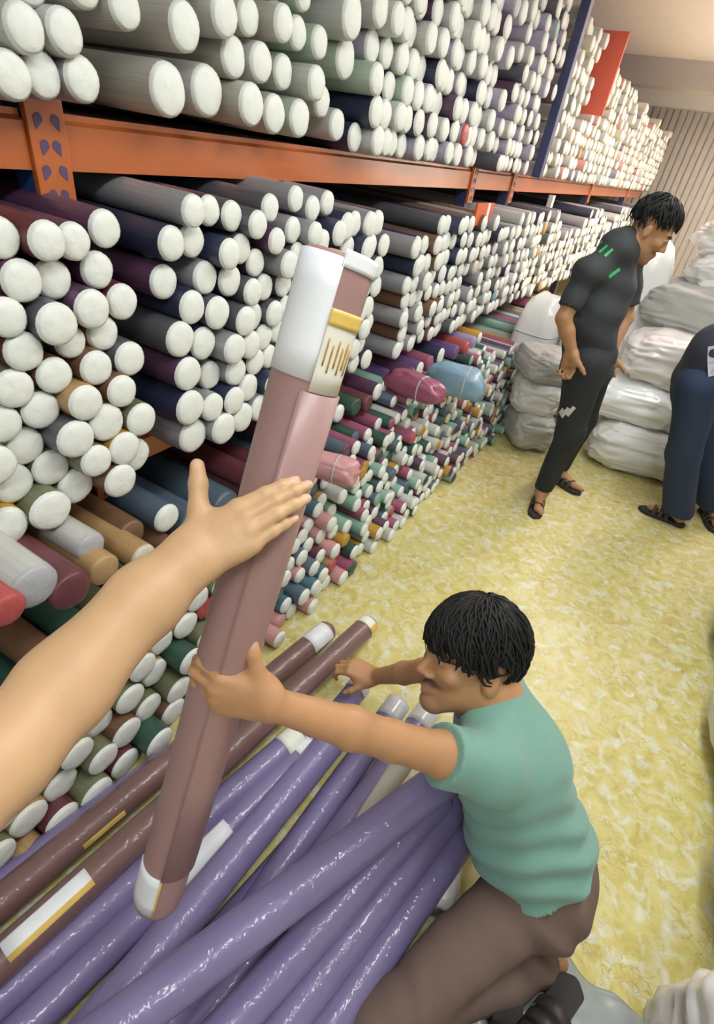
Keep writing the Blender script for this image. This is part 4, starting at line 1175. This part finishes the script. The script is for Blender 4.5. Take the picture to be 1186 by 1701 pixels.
tag(man2, 'person in navy jacket and blue trousers bending over, cut off by the right edge', 'person')
bpy.context.view_layer.update()
cl2 = [o for o in man2.children if o.name.split('.')[0] in ('jacket', 'trousers')]
o = print_strip('pale_patch', cl2, [(1184, 575), (1183, 600), (1182, 625)], .02, mat('pale_lilac_patch', (.55, .5, .62), .7), add2)

# ================================================================== pile of wrapped rolls on the floor
M_PURP = mat('purple_wrapped_cloth', (0.20, 0.165, 0.33), 0.45, 0.14, 7, bump=0.15, bscale=22, coat=0.7, crough=0.10, cbump=.55, cscale=26)
M_BROW = mat('brown_mauve_wrapped_cloth', (0.185, 0.100, 0.094), 0.45, 0.14, 7, bump=0.14, bscale=22, coat=0.6, crough=0.12, cbump=.45, cscale=26)
M_FILM = mat('clear_film_end', (0.62, 0.62, 0.66), 0.25, 0.06, 12, bump=0.2, bscale=20, coat=0.5)
M_CREAM = mat('cream_label_print', (0.80, 0.80, 0.72), 0.5, 0.03)
def pile_roll(far, near, r, m_, label, length=1.42, labels=(), name='wrapped_roll', tail=True):
    p1 = np.asarray(far, float); d = nrm(np.asarray(near, float) - p1); p0 = p1 + d * length
    if p0[2] < r + .002: p0[2] = r + .002           # the hidden near end rests on the floor
    d = nrm(p0 - p1)
    # keep the hidden near end off the floor and behind the viewer
    o = link(name, roll_body(name, p1, p0, r, 28, wave=.012), m_)
    tag(o, label, 'fabric roll', None)
    for (t0, t1, w_, mt, off, nm, gold) in labels:
        ca = cam_angle(p1, p0, (t0 + t1) / 2) + off
        l = link(nm, wrap_patch(nm, p1, p0, r, t0, t1, ca - w_, ca + w_), mt, o)
        if gold: link('gold_band', wrap_patch('gold_band', p1, p0, r, t0, t1, ca + gold[0], ca + gold[1], .0024), M_GOLD, l)
    for (p, q) in ((p1, -d), (p0, d)):
        link('end_disc', roll_body('end_disc', p + q * -.004, p + q * .007, r * .80, 20, ends=.003, rings=2), M_CAP, o)
        link('core_tube', roll_body('core_tube', p + q * -.01, p + q * .012, r * .36, 14, ends=.002, rings=2), M_CORE, o)
    return o
def Z(x, y, z): return atz(x, y, z)
LB = 'paper_label'
pile_roll(Z(395, 1178, .05), Z(60, 1425, .05), .040, M_PURP, 'purple wrapped roll at the back of the pile against the white-ended stack', 1.3)
pile_roll(Z(545, 1046, .06), Z(10, 1492, .07), .043, M_BROW, 'brown wrapped roll with a long white end label, behind the other brown roll', 1.45,
          [(.012, .085, 1.2, M_LABEL, 0.1, LB, None), (.62, .70, .18, M_GOLD, -.7, 'gold_strip', None)])
pile_roll(Z(614, 1036, .10), Z(14, 1584, .13), .043, M_BROW, 'brown wrapped roll gripped by the crouching man near its gold-printed end', 1.62,
          [(.004, .03, 1.5, M_CREAM, 0, LB, (-.9, -.3)), (.715, .83, .55, M_LABEL, .15, LB, (-.52, -.22))])
pile_roll(Z(497, 1222, .07), Z(20, 1640, .06), .044, M_PURP, 'purple wrapped roll with a white end label, first in front of the brown rolls', 1.45, [(.004, .05, 1.4, M_CREAM, 0, LB, None)])
pile_roll(Z(520, 1240, .06), Z(60, 1690, .055), .042, M_PURP, 'purple wrapped roll carrying a long white label just right of the mauve roll foot', 1.45,
          [(.004, .045, 1.4, M_LABEL, 0, LB, None), (.235, .355, .75, M_LABEL, 0, LB, (-.74, -.60))])
pile_roll(Z(572, 1205, .13), Z(170, 1690, .13), .046, M_PURP, 'shiny purple wrapped roll with a bright streak passing under the man\'s forearm', 1.45)
pile_roll(Z(598, 1138, .05), Z(330, 1480, .05), .040, M_PURP, 'purple wrapped roll whose crinkled far end shows above the man\'s forearm', 1.40, [(.0, .03, 1.5, M_FILM, 0, 'film_end', None)])
pile_roll(Z(662, 1168, .08), Z(385, 1560, .05), .041, M_PURP, 'purple wrapped roll with a crinkled clear film end beneath the man\'s chin', 1.45, [(.0, .06, 1.6, M_FILM, 0, 'film_end', None)])
pile_roll(Z(712, 1180, .10), Z(470, 1520, .05), .041, M_PURP, 'purple wrapped roll pressed against the green shirt, its clear film end uppermost', 1.40, [(.0, .06, 1.6, M_FILM, 0, 'film_end', None)])
pile_roll(Z(672, 1262, .11), Z(560, 1420, .055), .034, mat('cream_wrapped_cloth', (.52, .50, .42), .4, .08, 8, coat=.4), 'slim cream roll lying half hidden among the purple rolls', .8)
pile_roll(Z(752, 1283, .36), Z(255, 1660, .27), .047, M_PURP, 'thick purple wrapped roll lying slantwise on top of the whole pile', 1.5)
pile_roll(Z(735, 1318, .24), Z(440, 1640, .17), .043, M_PURP, 'purple wrapped roll just below the slanting top one, third from the trousers', 1.45)
pile_roll(Z(757, 1335, .18), Z(520, 1640, .13), .043, M_PURP, 'purple wrapped roll with sparkling creases, second from the brown trousers', 1.45)
pile_roll(Z(782, 1368, .13), Z(578, 1660, .095), .043, M_PURP, 'rightmost purple wrapped roll of the pile, beside the brown trousers', 1.45)
pile_roll(Z(560, 1330, .05), Z(250, 1690, .045), .042, M_PURP, 'purple wrapped roll on the floor below the slanting top roll', 1.4)

# ================================================================== sacks and bundles
def sack_mesh(sx, sy, sz, seed, ears=True, lump=.06, res=64, droop=.12):
    """filled woven bag: pillow shape with gathered corners, creases and a sagging belly"""
    rr = random.Random(seed); off = Vector((rr.uniform(-50, 50), rr.uniform(-50, 50), rr.uniform(-50, 50)))
    vs = []; fs = []; NU, NV = res + 14, res
    for j in range(NV + 1):
        v = -math.pi / 2 + math.pi * j / NV
        for i in range(NU):
            u = 2 * math.pi * i / NU
            def sp(c, e): return math.copysign(abs(c) ** e, c)
            x = sp(math.cos(v), .55) * sp(math.cos(u), .5); y = sp(math.cos(v), .55) * sp(math.sin(u), .5); z = sp(math.sin(v), .7)
            p = Vector((x, y, z))
            n1 = noise.noise(p * 1.1 + off); n2 = noise.noise(p * 2.6 + off * 2); n3 = 1 - abs(noise.noise(Vector((p.x * 2.6, p.y * 2.6, p.z * 5.0)) + off * 3)) * 4; n4 = 1 - abs(noise.noise(Vector((p.x * 6 + 2 * p.z, p.y * 6, p.z * 6)) + off * 4)) * 4
            k = 1 + lump * 2.2 * n1 + lump * 1.1 * n2 + lump * .42 * n3 + lump * .22 * n4
            edge = max(0, abs(x) - .75)
            q = Vector((p.x * sx * k, p.y * sy * k * (1 + .15 * edge), p.z * sz * k * (1 - .5 * edge)))
            if q.z < 0: q.z = max(q.z, -sz * (1 - .02))
            q.z -= droop * sz * (abs(x) ** 3)
            vs.append(q)
    mnz = min(v.z for v in vs)
    for v in vs: v.z -= mnz
    for j in range(NV):
        for i in range(NU):
            i2 = (i + 1) % NU; fs.append((j * NU + i, j * NU + i2, (j + 1) * NU + i2, (j + 1) * NU + i))
    return mesh_from('sack', vs, fs, True)
M_SACK = mat('white_woven_sack', (0.74, 0.74, 0.72), 0.55, 0.06, 5, bump=0.35, bscale=9)
M_SACKP = mat('pinkish_white_polythene', (0.80, 0.76, 0.75), 0.3, 0.04, 5, bump=0.4, bscale=9, coat=0.4)
M_SACKG = mat('grey_woven_sack', (0.46, 0.46, 0.44), 0.55, 0.10, 5, bump=0.4, bscale=9)
M_BALE = mat('bright_white_polythene', (0.90, 0.91, 0.91), 0.3, 0.02, 5, bump=0.25, bscale=7, coat=0.4)
def sack(loc, size, rot, m_, seed, label, name='sack', cat='sack', tie=False, seam=True, lump=.06):
    o = link(name, sack_mesh(*size, seed, lump=lump), m_); o.location = loc; o.rotation_euler = (0, 0, rot)
    tag(o, label, cat, None)
    if seam:   # stitched mouth seam across the end of the bag
        bpy.context.view_layer.update()
        pts = []
        for t in np.linspace(-.7, .7, 7):
            ok, l, n_, _ = o.ray_cast(Vector((size[0] * .80, size[1] * t, size[2] * 5)), Vector((0, 0, -1)))
            if ok: pts.append(l + n_ * .001)
        if len(pts) > 2: link('mouth_seam', tube_mesh('mouth_seam', pts, .005, 6), mat('seam_thread', (.25, .25, .27), .8), o)
    if tie:
        ok, l, n_, _ = o.ray_cast(Vector((0, 0, size[2] * 6)), Vector((0, 0, -1)))
        if ok: link('tied_neck', tube_mesh('tied_neck', [l - n_ * .02, l + n_ * .03, l + n_ * .055, l + n_ * .10], [.05, .022, .022, .045], 10), m_, o)
    return o
SK = [
 # x, y, z, (half sizes), rot, material, label
 (.30, 3.95, .0, (.34, .24, .17), .15, M_SACK, 'white woven sack at the bottom of the heap behind the standing man\'s feet'),
 (.72, 4.02, .0, (.30, .24, .17), -.1, M_SACKG, 'greyish woven sack at the bottom right of the heap beside the blue trousers'),
 (.08, 4.02, .30, (.32, .25, .16), .1, M_BALE, 'bright white polythene sack in the heap behind the black joggers'),
 (.52, 4.05, .31, (.30, .24, .18), -.2, M_SACKP, 'pinkish white sack in the middle of the heap'),
 (.30, 4.10, .58, (.40, .26, .17), .25, M_SACKP, 'large bulging pinkish sack in front of the standing man\'s hand'),
 (.30, 4.38, .86, (.40, .26, .17), -.15, M_SACKG, 'grey sack high in the heap, right of the black T-shirt'),
 (.48, 4.50, 1.12, (.40, .25, .14), .2, M_SACK, 'white sack second from the top of the heap'),
 (.40, 4.55, 1.33, (.36, .24, .13), -.1, M_SACKP, 'pale sack on the very top of the heap'),
 (-.46, 3.72, .0, (.16, .22, .13), .5, M_SACKG, 'grey sack on the floor at the end of the low roll stack'),
 (-.50, 3.80, .22, (.17, .22, .13), .3, M_SACK, 'pale grey sack stacked second at the end of the low roll stack'),
 (-.52, 3.82, .44, (.17, .22, .11), .6, M_SACKG, 'dark grey bundle topping the sacks at the end of the low roll stack'),
 (.80, 4.45, .30, (.34, .28, .22), .1, M_SACK, 'white sack at the right rear of the heap'),
 (.95, 4.55, .70, (.36, .28, .20), -.2, M_SACKP, 'pale sack above the right rear of the heap'),
]
for i, (x, y, z, sz, r_, m_, lab) in enumerate(SK):
    sack((x, y, z), sz, r_, m_, 10 + i, lab, tie=i in (5, 6))
# tall white wrapped bales standing behind the man in black
def bale(loc, hx_, hy_, hz_, rot, seed, label):
    o = link('wrapped_bale', sack_mesh(hx_, hy_, hz_, seed, lump=.018, droop=.0), M_BALE); o.location = loc; o.rotation_euler = (0, 0, rot); tag(o, label, 'bale')
    for t in (.3, .7):
        bpy.context.view_layer.update(); pts = []
        for k in range(33):
            a = 2 * math.pi * k / 32; d = Vector((math.cos(a), math.sin(a), 0))
            ok, l, n_, _ = o.ray_cast(d * 3 + Vector((0, 0, hz_ * 2 * t)), -d)
            if ok: pts.append(l + n_ * .002)
        if len(pts) > 4: link('strap', tube_mesh('strap', pts, .006, 6), mat('clear_tape', (.7, .7, .7), .3), o)
    return o
bale((-.26, 4.50, 0), .30, .20, .70, .1, 50, 'tall bright white wrapped bale standing behind the man in black')
bale((-.72, 4.30, 0), .16, .20, .46, -.1, 51, 'shorter bright white bale between the shelf and the man in black')
# bundles of loose cloth lying under the middle shelf at the end of the floor stack
def bundle(p, r, ln, c, seed, label, rot):
    me = sack_mesh(ln, r, r, seed, lump=.09, res=22, droop=.1); o = link('cloth_bundle', me, MATS['cloth_' + c]); o.location = p; o.rotation_euler = (0, 0, rot); tag(o, label, 'cloth bundle')
    bpy.context.view_layer.update(); pts = []
    for k in range(17):
        a = 2 * math.pi * k / 16; d = Vector((0, math.cos(a), math.sin(a)))
        ok, l, n_, _ = o.ray_cast(d * 1 + Vector((ln * .35, 0, r)), -d)
        if ok: pts.append(l + n_ * .001)
    if len(pts) > 4: link('tie', tube_mesh('tie', pts, .004, 6), MATS['cloth_stone'], o)
q = atx(795, 585, -.72); bundle((-.80, q[1], .55), .085, .17, 'skyblue', 71, 'light blue cloth bundle on the floor stack near the grey sacks', .1)
bundle((-.90, 2.36, .62), .06, .16, 'magenta', 72, 'magenta cloth bundle on the floor stack beside the blue bundle', -.1)
bundle((-.86, 1.50, .55), .05, .13, 'pink', 73, 'pink cloth bundle draped on the floor stack behind the mauve roll', .2)

# ================================================================== floor clutter along the right and front
sack((1.08, 1.66, 0), (.30, .34, .26), .1, M_SACK, 91, 'grey-white sack at the right edge of the aisle, level with the crouching man\'s head')
sack((1.14, 2.45, 0), (.32, .40, .30), -.1, M_SACKG, 92, 'grey sack at the right edge of the aisle behind the nearer sacks')
sack((1.10, 1.04, 0), (.28, .30, .22), .3, M_SACKG, 93, 'grey sack at the right edge just beyond the white front sack')
sack((.90, .54, 0), (.22, .30, .27), .5, M_SACKP, 94, 'smooth white sack in the bottom right corner')
sack((.17, .20, 0), (.14, .16, .07), .4, M_SACKP, 95, 'white bag at the bottom edge under the brown trouser leg')
q = atz(722, 1470, 0); sack((q[0], q[1], 0), (.06, .075, .045), .3, M_SACKP, 96, 'small white bag on the floor between the purple rolls and brown trousers', seam=False)
bpy.context.view_layer.update()
# crumpled grey plastic sheet
vs = []; fs = []; NX, NY = 60, 44
for j in range(NY + 1):
    for i in range(NX + 1):
        u = i / NX; v = j / NY
        x = .27 + u * .66; y = .36 + v * .40 - .05 * u
        edge = min(u, 1 - u, v, 1 - v)
        n1 = noise.noise(Vector((x * 5, y * 5, 3))); n2 = noise.noise(Vector((x * 13, y * 9, 7))); n3 = abs(noise.noise(Vector((x * 9, y * 16, 1))))
        e2 = .035 * noise.noise(Vector((u * 6 + 4, v * 6, 9)))
        if v > .9: y += e2 * 1.2
        if u < .1 or u > .9: x += e2
        z = .006 + min(1, edge * 9) * max(0, .030 + .034 * n1 + .026 * n2 - .036 * n3)
        vs.append((x, y, z))
for j in range(NY):
    for i in range(NX): a = j * (NX + 1) + i; fs.append((a, a + 1, a + NX + 2, a + NX + 1))
M_SHEET = mat('grey_polythene_sheet', (0.30, 0.335, 0.33), 0.35, 0.10, 7, coat=0.3)
o = link('plastic_sheet', mesh_from('plastic_sheet', vs, fs, True), M_SHEET)
md = o.modifiers.new('thickness', 'SOLIDIFY'); md.thickness = .002
tag(o, 'crumpled grey plastic sheet on the floor under the dark sandals', 'plastic sheet')
def loose_sandal(p, d, label, tilt=0.0):
    e = empty('sandal', tuple(p))
    def add(nm, me, mt):
        o = link(nm, me, mt, e); return o
    sandal_parts(e, V3(0, 0, 0), d, add, 1.0); tag(e, label, 'sandal'); e.rotation_euler = (tilt, 0, 0); return e
p = atz(925, 1672, .06); loose_sandal((p[0], p[1], .055), V3(-.35, -.9, 0), 'dark brown sandal lying on the grey sheet, right of its pair')
p = atz(848, 1660, .06); loose_sandal((p[0], p[1] - .04, .055), V3(.12, -.95, 0), 'dark sandal on the grey sheet nearest the brown trouser leg')
# orange sheet hung on the far rack and a white upright pole beneath the top shelf
o = box('orange_panel', (-1.34, 5.42, 2.06), (-.98, 5.46, 2.56), mat('orange_red_panel', (.66, .13, .08), .6, .1, 6), None, .006)
tag(o, 'orange-red panel standing among the rolls at the far end of the top shelf', 'panel')
e = empty('shelf_tag', (-1.06, 3.30, 1.40))
box('card', (-.006, -.15, -.055), (.006, .15, .055), mat('orange_card', (.62, .11, .03), .6, .08, 10), e, .002)
box('white_stripe', (.004, .03, -.055), (.009, .07, .055), M_LABEL, e, .001)
tag(e, 'orange tag with a white stripe hanging below the top beam', 'tag')
